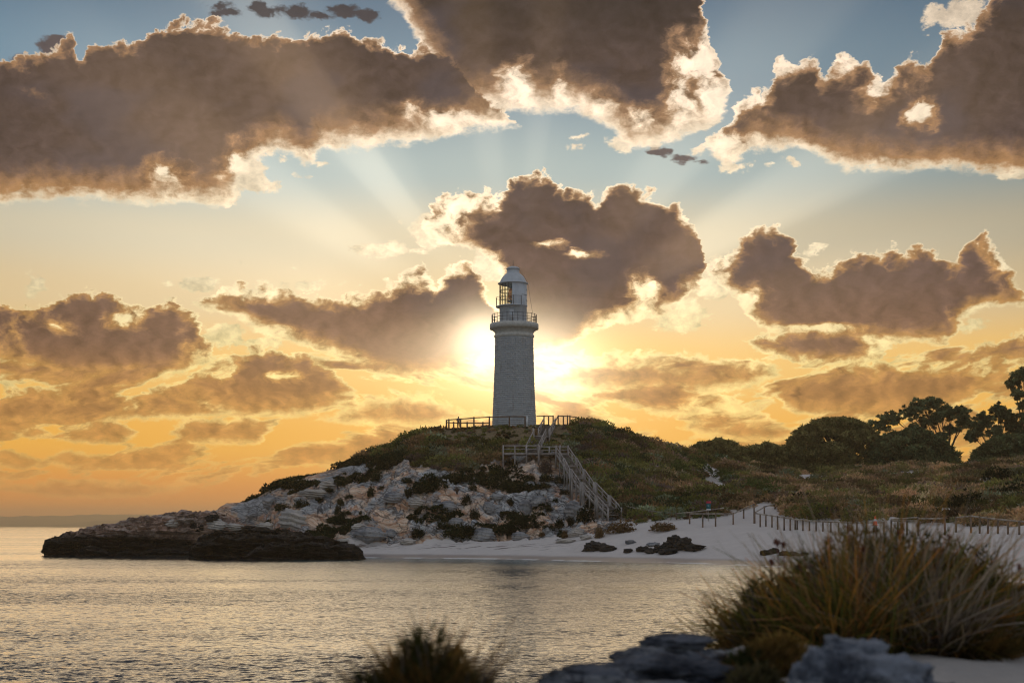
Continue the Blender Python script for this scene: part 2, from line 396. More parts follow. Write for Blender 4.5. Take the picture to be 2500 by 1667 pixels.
class MB:
    """collects primitive shapes for one mesh"""
    def __init__(s): s.v = []; s.f3 = []; s.f4 = []; s.n = 0; s.o = Vector((0,0,0))
    def add(s, v, q=None, t=None):
        v = np.asarray(v, float); 
        if q is not None and len(q): s.f4.append(np.asarray(q)+s.n)
        if t is not None and len(t): s.f3.append(np.asarray(t)+s.n)
        s.v.append(v); s.n += len(v)
    def box(s, c, d, rot=None):
        c = np.array(c, float); h = np.array(d, float)/2
        p = np.array([[x, y, z] for z in (-1, 1) for y in (-1, 1) for x in (-1, 1)])*h
        if rot is not None: p = p @ np.array(rot.to_matrix()).T if hasattr(rot, 'to_matrix') else p @ np.array(rot).T
        s.add(p+c, q=[(0,2,3,1),(4,5,7,6),(0,1,5,4),(2,6,7,3),(0,4,6,2),(1,3,7,5)])
    def bar(s, a, b, w, h=None):
        a = Vector(a); b = Vector(b); h = h or w; d = b-a
        r = d.to_track_quat('Y', 'Z').to_matrix()
        s.box((a+b)/2, (w, d.length, h), r)
    def tube(s, pts, rad, seg=8, cap=True):
        pts = [Vector(p) for p in pts]; n = len(pts)
        rad = [rad]*n if not hasattr(rad, '__len__') else rad
        vs = []
        up = Vector((0.13, .31, .94))
        for i, p in enumerate(pts):
            d = (pts[min(i+1, n-1)]-pts[max(i-1, 0)]).normalized()
            u = d.cross(up)
            if u.length < .05: u = d.cross(Vector((1, 0, 0)))
            u.normalize(); w = d.cross(u).normalized()
            for k in range(seg):
                t = 2*math.pi*k/seg
                vs.append(p + (u*math.cos(t)+w*math.sin(t))*rad[i])
        q = [(i*seg+k, i*seg+(k+1) % seg, (i+1)*seg+(k+1) % seg, (i+1)*seg+k) for i in range(n-1) for k in range(seg)]
        t = []
        if cap:
            vs += [pts[0], pts[-1]]; c0 = n*seg; c1 = c0+1
            t = [(c0, (k+1) % seg, k) for k in range(seg)] + [(c1, (n-1)*seg+k, (n-1)*seg+(k+1) % seg) for k in range(seg)]
        s.add([tuple(v) for v in vs], q, t)
    def lathe(s, prof, c=(0,0), seg=48, a0=0.0, a1=2*math.pi, jitter=None):
        full = abs(a1-a0) > 6.28
        n = seg if full else seg+1
        ang = a0 + (a1-a0)*np.arange(n)/seg
        vs = []
        for i, (r, z) in enumerate(prof):
            rr = np.full(n, r, float)
            if jitter is not None: rr = rr + jitter(i, ang)
            vs.append(np.stack([c[0]+rr*np.sin(ang), c[1]-rr*np.cos(ang), np.full(n, z)], 1))
        vs = np.concatenate(vs)
        q = []
        for i in range(len(prof)-1):
            k = np.arange(seg); k2 = (k+1) % n
            q.append(np.stack([i*n+k, i*n+k2, (i+1)*n+k2, (i+1)*n+k], 1))
        s.add(vs, np.concatenate(q))
    def mesh(s, smooth=False):
        fs = []
        if s.f4: fs.append(np.concatenate(s.f4))
        if s.f3: fs.append(np.concatenate(s.f3))
        return mesh_np(np.concatenate(s.v), fs, smooth)

def at(x, y, Y):
    """world point at distance Y on the bearing/elevation measured in the photograph"""
    return Vector(((x-CX)/F*Y, Y, EYE + (HY-y)/F*Y))

def newmat(name):
    m = bpy.data.materials.new(name); m.use_nodes = True
    m.node_tree.nodes.clear(); G.tree = m.node_tree
    return m
def finish(sh, disp=None):
    o = node('ShaderNodeOutputMaterial'); G.tree.links.new(sh.s, o.inputs[0])
def pbsdf(col, rough=.8, bump=None, bstr=.5, bdist=.1, metal=0, spec=.5, trans=None, normal=None):
    n = node('ShaderNodeBsdfPrincipled')
    plug(n.inputs['Base Color'], col); plug(n.inputs['Roughness'], rough); plug(n.inputs['Metallic'], metal)
    plug(n.inputs['Specular IOR Level'], spec)
    if bump is not None:
        b = node('ShaderNodeBump'); plug(b.inputs['Height'], bump); plug(b.inputs['Strength'], bstr); plug(b.inputs['Distance'], bdist)
        plug(n.inputs['Normal'], G(b.outputs[0]))
    return G(n.outputs[0])
def objco():
    return G(node('ShaderNodeTexCoord').outputs['Object'])
def wpos():
    return G(node('ShaderNodeNewGeometry').outputs['Position'])
def gattr(name, out='Fac'):
    n = node('ShaderNodeAttribute'); n.attribute_name = name
    return G(n.outputs[out])
def simple(name, col, rough=.7, var=.25, scale=3.0, bump=.3, metal=0, col2=None, stretch=(1,1,1), bd=.02, spec=.4):
    m = newmat(name); p = vmath('MULTIPLY', objco(), stretch)
    n = gnoise(p, scale, 5, .6); n2 = gnoise(p, scale*6, 3, .6)
    c = mix(smooth(n, .35, .65), col, col2 if col2 else tuple(v*(1-var) for v in col))
    c = vscale(c, 1.0 + (n2-.5)*var)
    finish(pbsdf(c, rough, n2+n, bump, bd, metal, spec)); return m
def leafmat(name, gain=1.0, tl=.35):
    m = newmat(name)
    c = vscale(gattr('tint', 'Color'), gain)
    d = node('ShaderNodeBsdfDiffuse'); plug(d.inputs[0], c); 
    t = node('ShaderNodeBsdfTranslucent'); plug(t.inputs[0], vmath('MULTIPLY', c, (1.25, 1.1, .6)))
    mx = node('ShaderNodeMixShader'); mx.inputs[0].default_value = tl
    G.tree.links.new(d.outputs[0], mx.inputs[1]); G.tree.links.new(t.outputs[0], mx.inputs[2])
    finish(G(mx.outputs[0])); return m

# ------------------------------------------------------------------ materials
M = {}
def make_ground():
    m = newmat('limestone_and_sand'); p = wpos(); px, py, pz = split(p)
    rock = gattr('rock'); veg = gattr('veg')
    n1 = gnoise(p, .12, 5, .6); n2 = gnoise(p, .6, 6, .62); n3 = gnoise(p, 4.0, 4, .6)
    # tilted, gently folded beds in the limestone
    u = px*.42 + pz*1.0 + py*.25 + (gnoise(p, .07, 3, .5)-.5)*12.0 + (gnoise(p, .5, 3, .5)-.5)*1.6
    beds = gnoise(xyz(u*1.0, py*.12, px*.06), 2.1, 5, .68)
    fine_b = gnoise(xyz(u*3.2, py*.3, px*.2), 2.0, 4, .7)
    hue = gnoise(xyz(px*.10, py*.05, pz*.22), 1.0, 4, .55)
    warm = mix(smooth(beds, .40, .60), lin((168,126,98)), lin((204,180,158)))
    warm = mix(smooth(hue, .56, .68)*.8, warm, lin((158,104,80)))
    grey = mix(smooth(fine_b, .40, .60), lin((92,96,102)), lin((172,170,168)))
    rc = mix(smooth(n1 + (n2-.5)*.5, .44, .56), warm, grey)
    rc = mix(smooth(fine_b + (n3-.5)*.3, .45, .34)*.8, rc, lin((58,52,50)))
    pits = gvoro(p, 1.5, 3, .6, dim='3D'); cav_shade = gnoise(p, .35, 6, .72)
    rc = mix(smooth(cav_shade, .56, .62)*smooth(pits, .25, .5)*.7, rc, lin((66,66,70)))  # dark speckled patches painted into the rock colour as shade of its cavities
    blk = gvoro(vmath('MULTIPLY', p, (.34, .30, .55)), 1.0, 2, .5, dim='3D', out='Color'); bx, _, _ = split(blk)
    crk = gvoro(vmath('ADD', vmath('MULTIPLY', p, (.34, .30, .55)), vscale(gnoise(p, .8, 3, .6, color=True), .5)), 1.0, 0, dim='3D', feature='DISTANCE_TO_EDGE')
    rc = vscale(rc, .72 + bx*.50)
    rc = mix(smooth(crk, .05, .0)*.7, rc, lin((54,48,46)))
    sand = mix(n2, lin((184,175,170)), lin((208,199,194)))
    rm = smooth(rock + (n2-.5)*1.1 + (n1-.5)*.7, .42, .60)
    c = mix(rm, sand, rc)
    litter = mix(smooth(n3, .35, .65), lin((84,76,52)), lin((134,112,86)))
    vm = smooth(veg + (n2-.5)*.9, .42, .62)
    c = mix(vm, c, litter)
    # seaweed wrack on the upper beach, wet sand at the water
    wr = smooth(gnoise(xyz(px*.28, py*1.6, 3.0), 1.0, 5, .72), .55, .59)*smooth(pz, .9, 1.15)*smooth(pz, 2.0, 1.6)*smooth(px, 14.0, 2.0)
    c = mix(wr*.85, c, lin((78,62,56)))
    wet = smooth(pz + (n1-.5)*.25, .62, .30)
    c = mix(wet*.80, c, lin((120,108,104)))
    foam = smooth(pz + (n2-.5)*.10, .13, .07)*smooth(gnoise(xyz(px*.25, py*.25, 9.0), 1.0, 3, .6), .42, .52)
    c = mix(foam*.8, c, lin((214,214,214)))
    foot = gvoro(p, 2.1, dim='3D')
    h = (beds*.35 + fine_b*.55)*rm + n3*.12 + foot*.10*(1.0-rm)*(1.0-wet)
    finish(pbsdf(c, mth('SUBTRACT', .95, wet*.55), h, .9, .35, spec=.3)); return m
M['ground'] = make_ground()
def make_rock(name, a, b, c3, scale=1.0, bed=1.0, tide=False):
    m = newmat(name); p = objco(); px, py, pz = split(p)
    n1 = gnoise(p, .5*scale, 6, .62); n2 = gnoise(p, 3.0*scale, 6, .7)
    u = gnoise(xyz(px*.15, py*.15, (pz + px*.12)*1.6*bed), 1.6*scale, 5, .7)
    c = mix(smooth(n1, .4, .6), a, b)
    c = mix(smooth(u + (n2-.5)*.4, .52, .62)*.6, c, c3)
    c = mix(smooth(n2, .46, .34)*.65, c, tuple(v*.25 for v in a))
    if tide: c = mix(smooth(pz + (n1-.5)*2.4 + px*.05, 3.0, 2.0), c, mix(smooth(u, .4, .6), lin((34,33,32)), lin((62,55,50))))
    finish(pbsdf(c, .9, n2*.6+u*.7+n1, .9, .22/scale, spec=.3)); return m
M['dark_rock'] = make_rock('dark_rock', lin((34,32,31)), lin((52,46,42)), lin((84,74,66)), .8, 1.4)
M['head_rock'] = make_rock('headland_rock', lin((138,116,106)), lin((190,156,138)), lin((200,184,172)), .5, 1.2, tide=True)
M['near_dark_rock'] = make_rock('near_dark_rock', lin((46,48,56)), lin((88,90,98)), lin((128,128,130)), 8.0, .8)
M['grey_rock'] = make_rock('grey_rock', lin((104,106,112)), lin((150,148,148)), lin((172,160,150)), .9, 1.0)
M['pale_rock'] = make_rock('pale_rock', lin((168,162,158)), lin((192,182,172)), lin((110,100,94)), 1.0, 2.6)
M['near_rock'] = make_rock('near_rock', lin((58,62,72)), lin((120,124,134)), lin((158,158,162)), 7.0, .8)
M['wood'] = simple('weathered_wood', lin((168,160,156)), .85, .3, 2.2, .5, stretch=(1,1,.4), col2=lin((132,122,116)), bd=.01)
M['post_wood'] = simple('post_wood', lin((136,112,92)), .85, .35, 1.5, .5, col2=lin((88,76,68)), bd=.01)
M['rail_wood'] = simple('rail_wood', lin((176,164,150)), .85, .3, 1.8, .4, col2=lin((118,106,98)), bd=.01)
M['bark'] = simple('bark', lin((88,76,66)), .95, .4, 2.0, .6, col2=lin((60,50,44)))
def make_tower():
    m = newmat('painted_stone'); p = objco(); px, py, pz = split(p)
    ang = mth('ARCTAN2', px, py)*3.4
    row = mth('FLOOR', pz*2.6); off = mth('FRACT', row*.5)*.9
    cell = gnoise(xyz(mth('FLOOR', (ang+off)*1.1), row, 0.0), 1.7, 0)
    n = gnoise(p, 1.2, 5, .6); n2 = gnoise(p, 9.0, 4, .65)
    c = mix(cell, lin((158,162,166)), lin((186,190,194)))
    stain = smooth(gnoise(xyz(ang*.7, pz*.12, 1.0), 1.0, 4, .6), .55, .7)
    c = mix(stain*.45, c, lin((132,122,110)))
    c = vscale(c, .9 + (n-.5)*.3)
    vj = smooth(mth('ABSOLUTE', mth('FRACT', (ang+off)*1.1)-.5), .44, .5)
    finish(pbsdf(c, .8, n2*.5 - vj*.8 + cell*.3, .8, .12)); return m
M['tower'] = make_tower()
M['white_metal'] = simple('white_metal', (.50,.53,.57), .55, .14, 1.5, .15, col2=(.43,.46,.50), stretch=(1,1,.3))
M['dark_metal'] = simple('dark_metal', (.06,.06,.065), .5, .2, 5, .1, metal=.3)
M['trim'] = simple('trim', (.60,.58,.54), .8, .2, 2, .3)
m = newmat('lantern_glass')
gl = node('ShaderNodeBsdfGlossy'); gl.inputs['Roughness'].default_value = .03
tr = node('ShaderNodeBsdfTransparent'); plug(tr.inputs[0], (.94, .93, .84))
mx = node('ShaderNodeMixShader'); mx.inputs[0].default_value = .08
G.tree.links.new(tr.outputs[0], mx.inputs[1]); G.tree.links.new(gl.outputs[0], mx.inputs[2]); finish(G(mx.outputs[0])); M['glass'] = m
m = newmat('lens_glass')
gl = node('ShaderNodeBsdfGlossy'); plug(gl.inputs[0], (.9, .75, .4)); gl.inputs['Roughness'].default_value = .1
tr = node('ShaderNodeBsdfTransparent'); plug(tr.inputs[0], (.62, .40, .14))
mx = node('ShaderNodeMixShader'); mx.inputs[0].default_value = .25
G.tree.links.new(tr.outputs[0], mx.inputs[1]); G.tree.links.new(gl.outputs[0], mx.inputs[2]); finish(G(mx.outputs[0])); M['lens'] = m
M['brass'] = simple('brass', (.35,.24,.09), .4, .2, 3, .1, metal=.8)
M['leaf'] = leafmat('leaves', 1.0, .30)
M['blade'] = leafmat('grass_blades', 1.35, .42)

# ------------------------------------------------------------------ water
def make_water():
    m = newmat('sea_water'); p = wpos(); px, py, pz = split(p)
    # wind ripples: slopes of small real-size waves, a little longer across the wind
    q = vmath('MULTIPLY', p, (.7, 1.0, 1.0))
    half = (.5, .5, .5)
    s1 = vmath('SUBTRACT', gnoise(q, 1.3, 2, .55, color=True), half)
    s2 = vmath('SUBTRACT', gnoise(q, 5.5, 3, .6, color=True), half)
    gust = gnoise(vmath('MULTIPLY', p, (.010, .045, 1.0)), 1.0, 5, .6)
    calm = smooth(gust, .38, .62, .55, 1.15)*smooth(py, 125.0, 172.0, 1.0, .55)
    sx, sy, _ = split(vmath('ADD', vscale(s1, .90), vscale(s2, 1.25)))
    # the ripples run in to this shore: their steep faces look towards it
    nrm = vmath('NORMALIZE', xyz(sx*calm*.9, (mth('ABSOLUTE', sy)*1.25 + .012)*calm*-1.0, 1.0))
    n = node('ShaderNodeBsdfPrincipled')
    shallow = smooth(gattr('depth'), -3.0, -.2)
    plug(n.inputs['Base Color'], mix(shallow, lin((26,42,50)), lin((54,86,90))))
    plug(n.inputs['Roughness'], .07); plug(n.inputs['IOR'], 1.333); plug(n.inputs['Normal'], nrm)
    finish(G(n.outputs[0])); return m
M['water'] = make_water()

# ------------------------------------------------------------------ land: rows of (photo row, distance) per bearing
#  x : waterline row, foot(row, dist), lower(row, dist), upper(row, dist), crest(row, dist)
LAND = {
 560: (1270, (1255,200), (1220,203), (1185,206), (1154,211)),
 600: (1270, (1255,197), (1215,201), (1175,206), (1138,212)),
 640: (1275, (1255,190), (1210,197), (1160,205), (1112,214)),
 700: (1280, (1255,186), (1205,193), (1150,203), (1094,216)),
 760: (1280, (1254,185), (1200,192), (1140,203), (1079,219)),
 800: (1280, (1252,184), (1196,192), (1130,203), (1062,220)),
 850: (1280, (1250,184), (1190,192), (1120,204), (1045,222)),
 900: (1281, (1249,184), (1188,192), (1112,204), (1026,224)),
 960: (1281, (1247,183), (1186,191), (1108,204), (1003,225)),
 1000:(1282, (1246,183), (1186,190), (1106,204), (992,226)),
 1030:(1282, (1245,183), (1186,190), (1105,204), (984,227)),
 1130:(1283, (1240,182), (1188,190), (1106,204), (979,228)),
 1230:(1285, (1238,180), (1184,189), (1100,204), (977,229)),
 1300:(1287, (1236,179), (1180,188), (1092,206), (976,229)),
 1350:(1288, (1230,178), (1170,189), (1088,207), (975,230)),
 1400:(1289, (1222,178), (1160,190), (1086,208), (987,229)),
 1440:(1290, (1214,178), (1156,191), (1088,209), (1002,228)),
 1500:(1291, (1203,178), (1154,191), (1100,210), (1024,228)),
 1530:(1292, (1199,177), (1152,191), (1104,211), (1036,230)),
 1600:(1293, (1196,176), (1150,192), (1112,212), (1058,238)),
 1700:(1297, (1192,176), (1156,190), (1122,214), (1086,255)),
 1800:(1302, (1200,169), (1164,184), (1128,215), (1092,262)),
 1900:(1308, (1208,158), (1170,176), (1130,212), (1090,262)),
 2000:(1315, (1212,150), (1174,168), (1130,207), (1086,260)),
 2200:(1326, (1218,139), (1174,158), (1122,198), (1070,256)),
 2352:(1336, (1224,131), (1176,152), (1116,193), (1058,250)),
 2700:(1352, (1234,118), (1180,140), (1112,182), (1046,240)),
}
KX = sorted(LAND)
def levels(x):
    """control (distance, height) along one bearing"""
    out = []
    for i in range(5):
        if i == 0:
            r = np.interp(x, KX, [LAND[k][0] for k in KX]); Y = F*EYE/(r-HY); z = 0.0
        else:
            r = np.interp(x, KX, [LAND[k][i][0] for k in KX]); Y = np.interp(x, KX, [LAND[k][i][1] for k in KX])
            z = EYE + (HY-r)/F*Y
        out.append((Y, z))
    w = out[0][0]; c = out[-1]
    plateau = np.interp(x, [950, 1040, 1340, 1420], [0, 1, 1, 0])
    return [(w-60, -6.0), (w-25, -1.6)] + out + [(c[0]+8, c[1]-.6*(1-plateau)+.25*plateau), (c[0]+22, c[1]-2.5*(1-plateau)+.2*plateau), (c[0]+90, c[1]-6), (c[0]+300, c[1]*.3), (c[0]+420, -3)]
gx = np.concatenate([np.arange(380, 2700, 2.4)])
gy = np.concatenate([np.arange(60, 120, 3.0), np.arange(120, 172, .6), np.arange(172, 232, .28), np.arange(232, 245, .6), np.arange(245, 300, 1.5), np.arange(300, 700, 12.0)])
Z = np.zeros((len(gx), len(gy)))
for i, x in enumerate(gx):
    L = levels(x)
    Z[i] = np.interp(gy, [a for a, b in L], [b for a, b in L])
def blur(A, n, axis):
    for _ in range(n):
        A = (np.roll(A, 1, axis)+np.roll(A, -1, axis)+2*A)/4 if True else A
    return A
Zs = Z.copy()
pad = Z.copy()
Zs = blur(Zs, 12, 1); Zs = blur(Zs, 30, 0)
Zs[:6] = Z[:6]; Zs[-6:] = Z[-6:]; Zs[:, :5] = Z[:, :5]; Zs[:, -5:] = Z[:, -5:]
Z = Zs
# the headland end: land drops under the sea left of the hill
endf = np.interp(gx, [400, 450, 520], [0, .6, 1])[:, None]
Z = np.where(Z > -2, -2.5 + (Z+2.5)*endf, Z)
XX = (gx[:, None]-CX)/F*gy[None, :]; YY = np.broadcast_to(gy[None, :], XX.shape)
XD = np.broadcast_to(gx[:, None], XX.shape)
row = HY - (Z-EYE)/YY*F
# what grows where (bearing, row)
scrub_line = np.interp(XD, [560, 780, 880, 950, 1020, 1100, 1150, 1200, 1270, 1310, 1340, 1380, 1440, 1500, 1600, 1700, 1735, 1765, 1800, 1900, 2000, 2200, 2352],
                           [1000, 1062, 1050, 1072, 1082, 1078, 1060, 1044, 1040, 1080, 1130, 1170, 1194, 1192, 1186, 1178, 1150, 1148, 1172, 1186, 1190, 1194, 1198])
n_big = fbm(XX*.06, YY*.06, 0, 4, 11); n_mid = fbm(XX*.25, YY*.25, 0, 4, 12)
veg = np.clip((scrub_line - row)/26 + .5 + n_big*1.0, 0, 1)
veg *= np.where(row > 1300, 0, 1)
dune = np.clip((XD-1480)/150, 0, 1)
bare = np.clip((fbm(XX*.16, YY*.10, 5, 4, 21)-.11)*6, 0, 1)*dune      # blow-outs of bare sand
veg = veg*(1-bare*.95)
footrow = np.interp(XD, KX, [LAND[k][1][0] for k in KX])
rock = np.clip((footrow + 2 - row)/10, 0, 1)*np.clip((1450-XD)/80, 0, 1)*(1-veg)
rock = rock*np.clip(1.1 + n_big*1.2, .3, 1)
# relief: ledges and outcrops on the rock face, hummocks under the scrub, footprints-scale lumps on sand
rel = rock*(fbm(XX*.22+Z*.1, YY*.22, Z*.5, 5, 31, ridged=True)*1.0 + fbm(XX*.9, YY*.9, Z*1.4, 4, 32)*.35)
strat = np.sin((XX*.42+Z+YY*.25+fbm(XX*.05, YY*.05, 0, 3, 33)*14)*3.3)
ub = (XX*.42+Z*1.3+YY*.25+fbm(XX*.06, YY*.06, 0, 3, 34)*9)*.55
saw = (ub-np.floor(ub))**2.2
rel += rock*(strat*.14 + saw*.75)
rel += rock*np.clip(fbm(XX*.13, YY*.13, 2, 4, 35, ridged=True)-.15, 0, 1)*1.7
crack = np.abs(fbm(XX*.32, YY*.30, Z*.2, 3, 36)); rel -= rock*np.clip(.06-crack, 0, 1)/.06*.9
rel += veg*n_mid*.55 + dune*np.clip((footrow-row)/20, 0, 1)*n_big*1.6
rel -= rock*.85
crestrow = np.interp(XD, KX, [LAND[k][4][0] for k in KX])
rel *= np.where(rock > .02, np.clip((row-crestrow)/45, .18, 1), 1)
sandm = np.clip((row-footrow)/8, 0, 1)*(Z > .3)
rel += sandm*(n_mid*.10 + fbm(XX*1.3, YY*1.3, 0, 3, 44)*.05)
flat_top = np.clip((Z-19.2)/1.0, 0, 1)*np.clip((1400-XD)/40, 0, 1)*np.clip((XD-1000)/30, 0, 1)
rel *= (1-flat_top*.85)
Z = Z + rel*np.clip((Z+.5)/1.5, 0, 1)
nx, ny = Z.shape
idx = np.arange(nx*ny).reshape(nx, ny)
faces = np.stack([idx[:-1, :-1], idx[1:, :-1], idx[1:, 1:], idx[:-1, 1:]], -1).reshape(-1, 4)
me = mesh_np(np.stack([XX, YY, Z], -1).reshape(-1, 3), faces, True)
attr(me, 'rock', rock.ravel()); attr(me, 'veg', veg.ravel())
link('terrain', me, M['ground'], kind='structure')
ROW = HY - (Z-EYE)/YY*F
def grid_i(x): return min(max((x-gx[0])/2.4, 0), nx-1.001)
def height(x, Y):
    i = grid_i(x); i0 = int(i); f = i-i0
    col = Z[i0]*(1-f) + Z[i0+1]*f
    return float(np.interp(Y, gy, col))
def ground(x, y, dmin=100):
    """first ground point met at photo bearing x and row y"""
    i = grid_i(x); i0 = int(i); f = i-i0
    col = ROW[i0]*(1-f) + ROW[i0+1]*f
    k0 = int(np.searchsorted(gy, dmin))
    for k in range(k0, ny-1):
        if col[k+1] <= y:
            a, b = col[k], col[k+1]; t = 0 if a == b else min(max((a-y)/(a-b), 0), 1)
            Y = gy[k]+(gy[k+1]-gy[k])*t
            return Vector(((x-CX)/F*Y, Y, height(x, Y)))
    Y = 228.0
    return Vector(((x-CX)/F*Y, Y, height(x, Y)))

# sea: rings of bearing/distance, carries the depth below it near the shore
wy = np.concatenate([[2.0, 6], np.arange(10, 260, 3.0), [300, 400, 700, 1500, 4000, 12000, 45000]])
wa = np.concatenate([np.linspace(-3.0, -.42, 12), np.linspace(-.4, .5, 160), np.linspace(.55, 3, 10)])
WX = wa[:, None]*np.maximum(wy, 30)[None, :]; WY = np.broadcast_to(wy[None, :], WX.shape)
dep = np.full(WX.shape, -6.0)
for i, a in enumerate(wa):
    x = CX + a*F
    if 380 < x < 2700:
        ii = int(grid_i(x)); dep[i] = np.interp(wy, gy, np.minimum(Z[ii], 0), left=-6)
idx = np.arange(WX.size).reshape(WX.shape)
faces = np.stack([idx[:-1, :-1], idx[1:, :-1], idx[1:, 1:], idx[:-1, 1:]], -1).reshape(-1, 4)
me = mesh_np(np.stack([WX, WY, np.zeros_like(WX)], -1).reshape(-1, 3), faces, True)
attr(me, 'depth', dep.ravel())
link('water', me, M['water'], kind='structure')
# sea floor under everything
mb = MB(); mb.add([(-60000,-200,-7),(60000,-200,-7),(60000,60000,-7),(-60000,60000,-7)], [(0,1,2,3)])
M['seabed'] = simple('seabed', (.12,.12,.10), 1, .3, .01)
link('ground', mb.mesh(), M['seabed'], kind='structure')

# far coast on the left horizon
def ridge(name, Y, pts, depth, col):
    xs = np.linspace(pts[0][0], pts[-1][0], 160)
    top = np.interp(xs, [p[0] for p in pts], [p[1] for p in pts])
    h = (HY-top)/F*Y*(1+.06*fbm(xs*.03, 0, 0, 4, 5)) + EYE
    v = []
    for j, (d, k) in enumerate(((-.12, -.02), (-.08, .35), (-.03, .8), (0, 1), (.06, .7), (.2, 0))):
        YY_ = Y*(1+d)
        v.append(np.stack([(xs-CX)/F*YY_, np.full_like(xs, YY_), np.maximum(h*k, -3)*(1+.08*fbm(xs*.05, j, 0, 3, 6))], 1))
    v = np.concatenate(v); n = len(xs)
    q = [(j*n+i, j*n+i+1, (j+1)*n+i+1, (j+1)*n+i) for j in range(5) for i in range(n-1)]
    return link(name, mesh_np(v, np.array(q), True), col, kind='structure')
M['far'] = simple('far_scrub', lin((104,104,84)), 1, .3, .004)
ridge('hills', 6500, [(-500,1196),(-200,1188),(0,1185),(80,1184),(200,1181),(330,1180),(430,1176),(560,1180),(800,1186),(1000,1204)], .1, M['far'])
ridge('hills', 5200, [(120,1205),(200,1197),(280,1193),(420,1194),(560,1196),(760,1204)], .1, M['far'])

# ------------------------------------------------------------------ lighthouse
TY = 234.0; PX = TY/F
tc_ = at(1181, 976, TY)
def lz(y): return EYE + (HY-y)/F*TY - tc_.z
def lr(p): return p*PX
LH = thing('lighthouse', 'tall white stone lighthouse with domed lantern on top of the hill', 'lighthouse', tuple(tc_))
mb = MB(); z0, z1 = lz(992), lz(774)
nC = 46; prof = []
for i in range(nC):
    za = z0+(z1-z0)*i/nC; zb = z0+(z1-z0)*(i+1)/nC; h = zb-za
    def rad(z): t = (z-lz(980))/(z1-lz(980)); return lr(50.5-7.0*t - .9*math.sin(math.pi*t))
    prof += [(rad(za)-.055, za), (rad(za)+.03, za+h*.14), (rad(zb)+.03, zb-h*.14)]
prof.append((rad(z1)-.05, z1))
mb.lathe(prof, seg=120, jitter=lambda i, a: .035*(vnoise(np.floor(a*11+(i//3 % 2)*.5), np.full_like(a, i//3), np.zeros_like(a), 3)-.5)*2*(i % 3 > 0))
link('tower', mb.mesh(), M['tower'], LH)
mb = MB(); mb.lathe([(lr(43), lz(777)), (lr(46), lz(774)), (lr(46.3), lz(770.5)), (lr(43.5), lz(768)), (lr(44), lz(766)), (lr(46), lz(762)), (lr(51), lz(758)), (lr(54), lz(756.5)), (lr(56), lz(756)), (lr(56), lz(745)), (lr(55), lz(744)), (lr(20), lz(744))], seg=72)
link('gallery_cornice', mb.mesh(True), M['trim'], LH)
cx_ = -lr(2.4)
mb = MB(); mb.lathe([(lr(31.5), lz(744.2)), (lr(31.5), lz(704)), (lr(33), lz(703.5)), (lr(33), lz(702)), (lr(5), lz(702))], c=(cx_, 0), seg=56)
dr = link('watch_room', mb.mesh(True), M['white_metal'], LH)
mb = MB(); mb.box((cx_-.25, -lr(31.5)-.01, (lz(744)+lz(712))/2), (.75, .05, lz(712)-lz(744)-.3)); 
link('door', mb.mesh(), M['white_metal'], dr)
for zz in (736, 727, 718, 709):
    pass
# lantern: solid screen on the landward side, glazing seaward
a_open0, a_open1 = math.radians(-186), math.radians(-4)
mb = MB(); mb.lathe([(lr(31.8), lz(702)), (lr(31.8), lz(652.5)), (lr(30.2), lz(652.5)), (lr(30.2), lz(702))], c=(cx_, 0), seg=40, a0=math.radians(-4), a1=math.radians(174))
for zz in (679, 667, 691): mb.lathe([(lr(31.8), lz(zz)), (lr(32.6), lz(zz)), (lr(32.6), lz(zz-1.2)), (lr(31.8), lz(zz-1.2))], c=(cx_, 0), seg=24, a0=math.radians(40 if zz == 679 else 70), a1=math.radians(172))
link('lantern_screen', mb.mesh(), M['white_metal'], LH)
nP = 12
glz = MB()
for k in range(nP+1):
    a = a_open0+(a_open1-a_open0)*k/nP; r = lr(31.2)
    glz.bar((cx_+r*math.sin(a), -r*math.cos(a), lz(702)), (cx_+r*math.sin(a), -r*math.cos(a), lz(652.5)), .075)
for zz in (685.5, 683, 670.5, 668.5):
    glz.lathe([(lr(30.8), lz(zz)), (lr(31.8), lz(zz)), (lr(31.8), lz(zz)+.07), (lr(30.8), lz(zz)+.07), (lr(30.8), lz(zz))], c=(cx_, 0), seg=40, a0=a_open0, a1=a_open1)
gf = link('glazing_frame', glz.mesh(), M['dark_metal'], LH)
for k in range(nP):
    a0 = a_open0+(a_open1-a_open0)*k/nP; a1 = a_open0+(a_open1-a_open0)*(k+1)/nP; g = MB()
    g.lathe([(lr(31.0), lz(702)), (lr(31.0), lz(652.5))], c=(cx_, 0), seg=2, a0=a0+.01, a1=a1-.01)
    link('window_pane', g.mesh(), M['glass'], gf)
# lens and its pedestal, curtain edge
mb = MB(); lcx = cx_+.05
mb.lathe([(.5, lz(702)), (.5, lz(694)), (.95, lz(693)), (.95, lz(691.5)), (.3, lz(691))], c=(lcx, 0), seg=20)
for k in range(10):
    a = 2*math.pi*k/10; mb.bar((lcx+.95*math.sin(a), .95*math.cos(a), lz(692)), (lcx+.95*math.sin(a), .95*math.cos(a), lz(660)), .07)
mb.lathe([(1.0, lz(660)), (.9, lz(658)), (.3, lz(655)), (.05, lz(653))], c=(lcx, 0), seg=20)
lp = link('lens_frame', mb.mesh(), M['dark_metal'], LH)
mb = MB(); mb.lathe([(.55, lz(692)), (.82, lz(684)), (.92, lz(676)), (.82, lz(668)), (.55, lz(660))], c=(lcx, 0), seg=24)
link('lens', mb.mesh(True), M['lens'], lp)
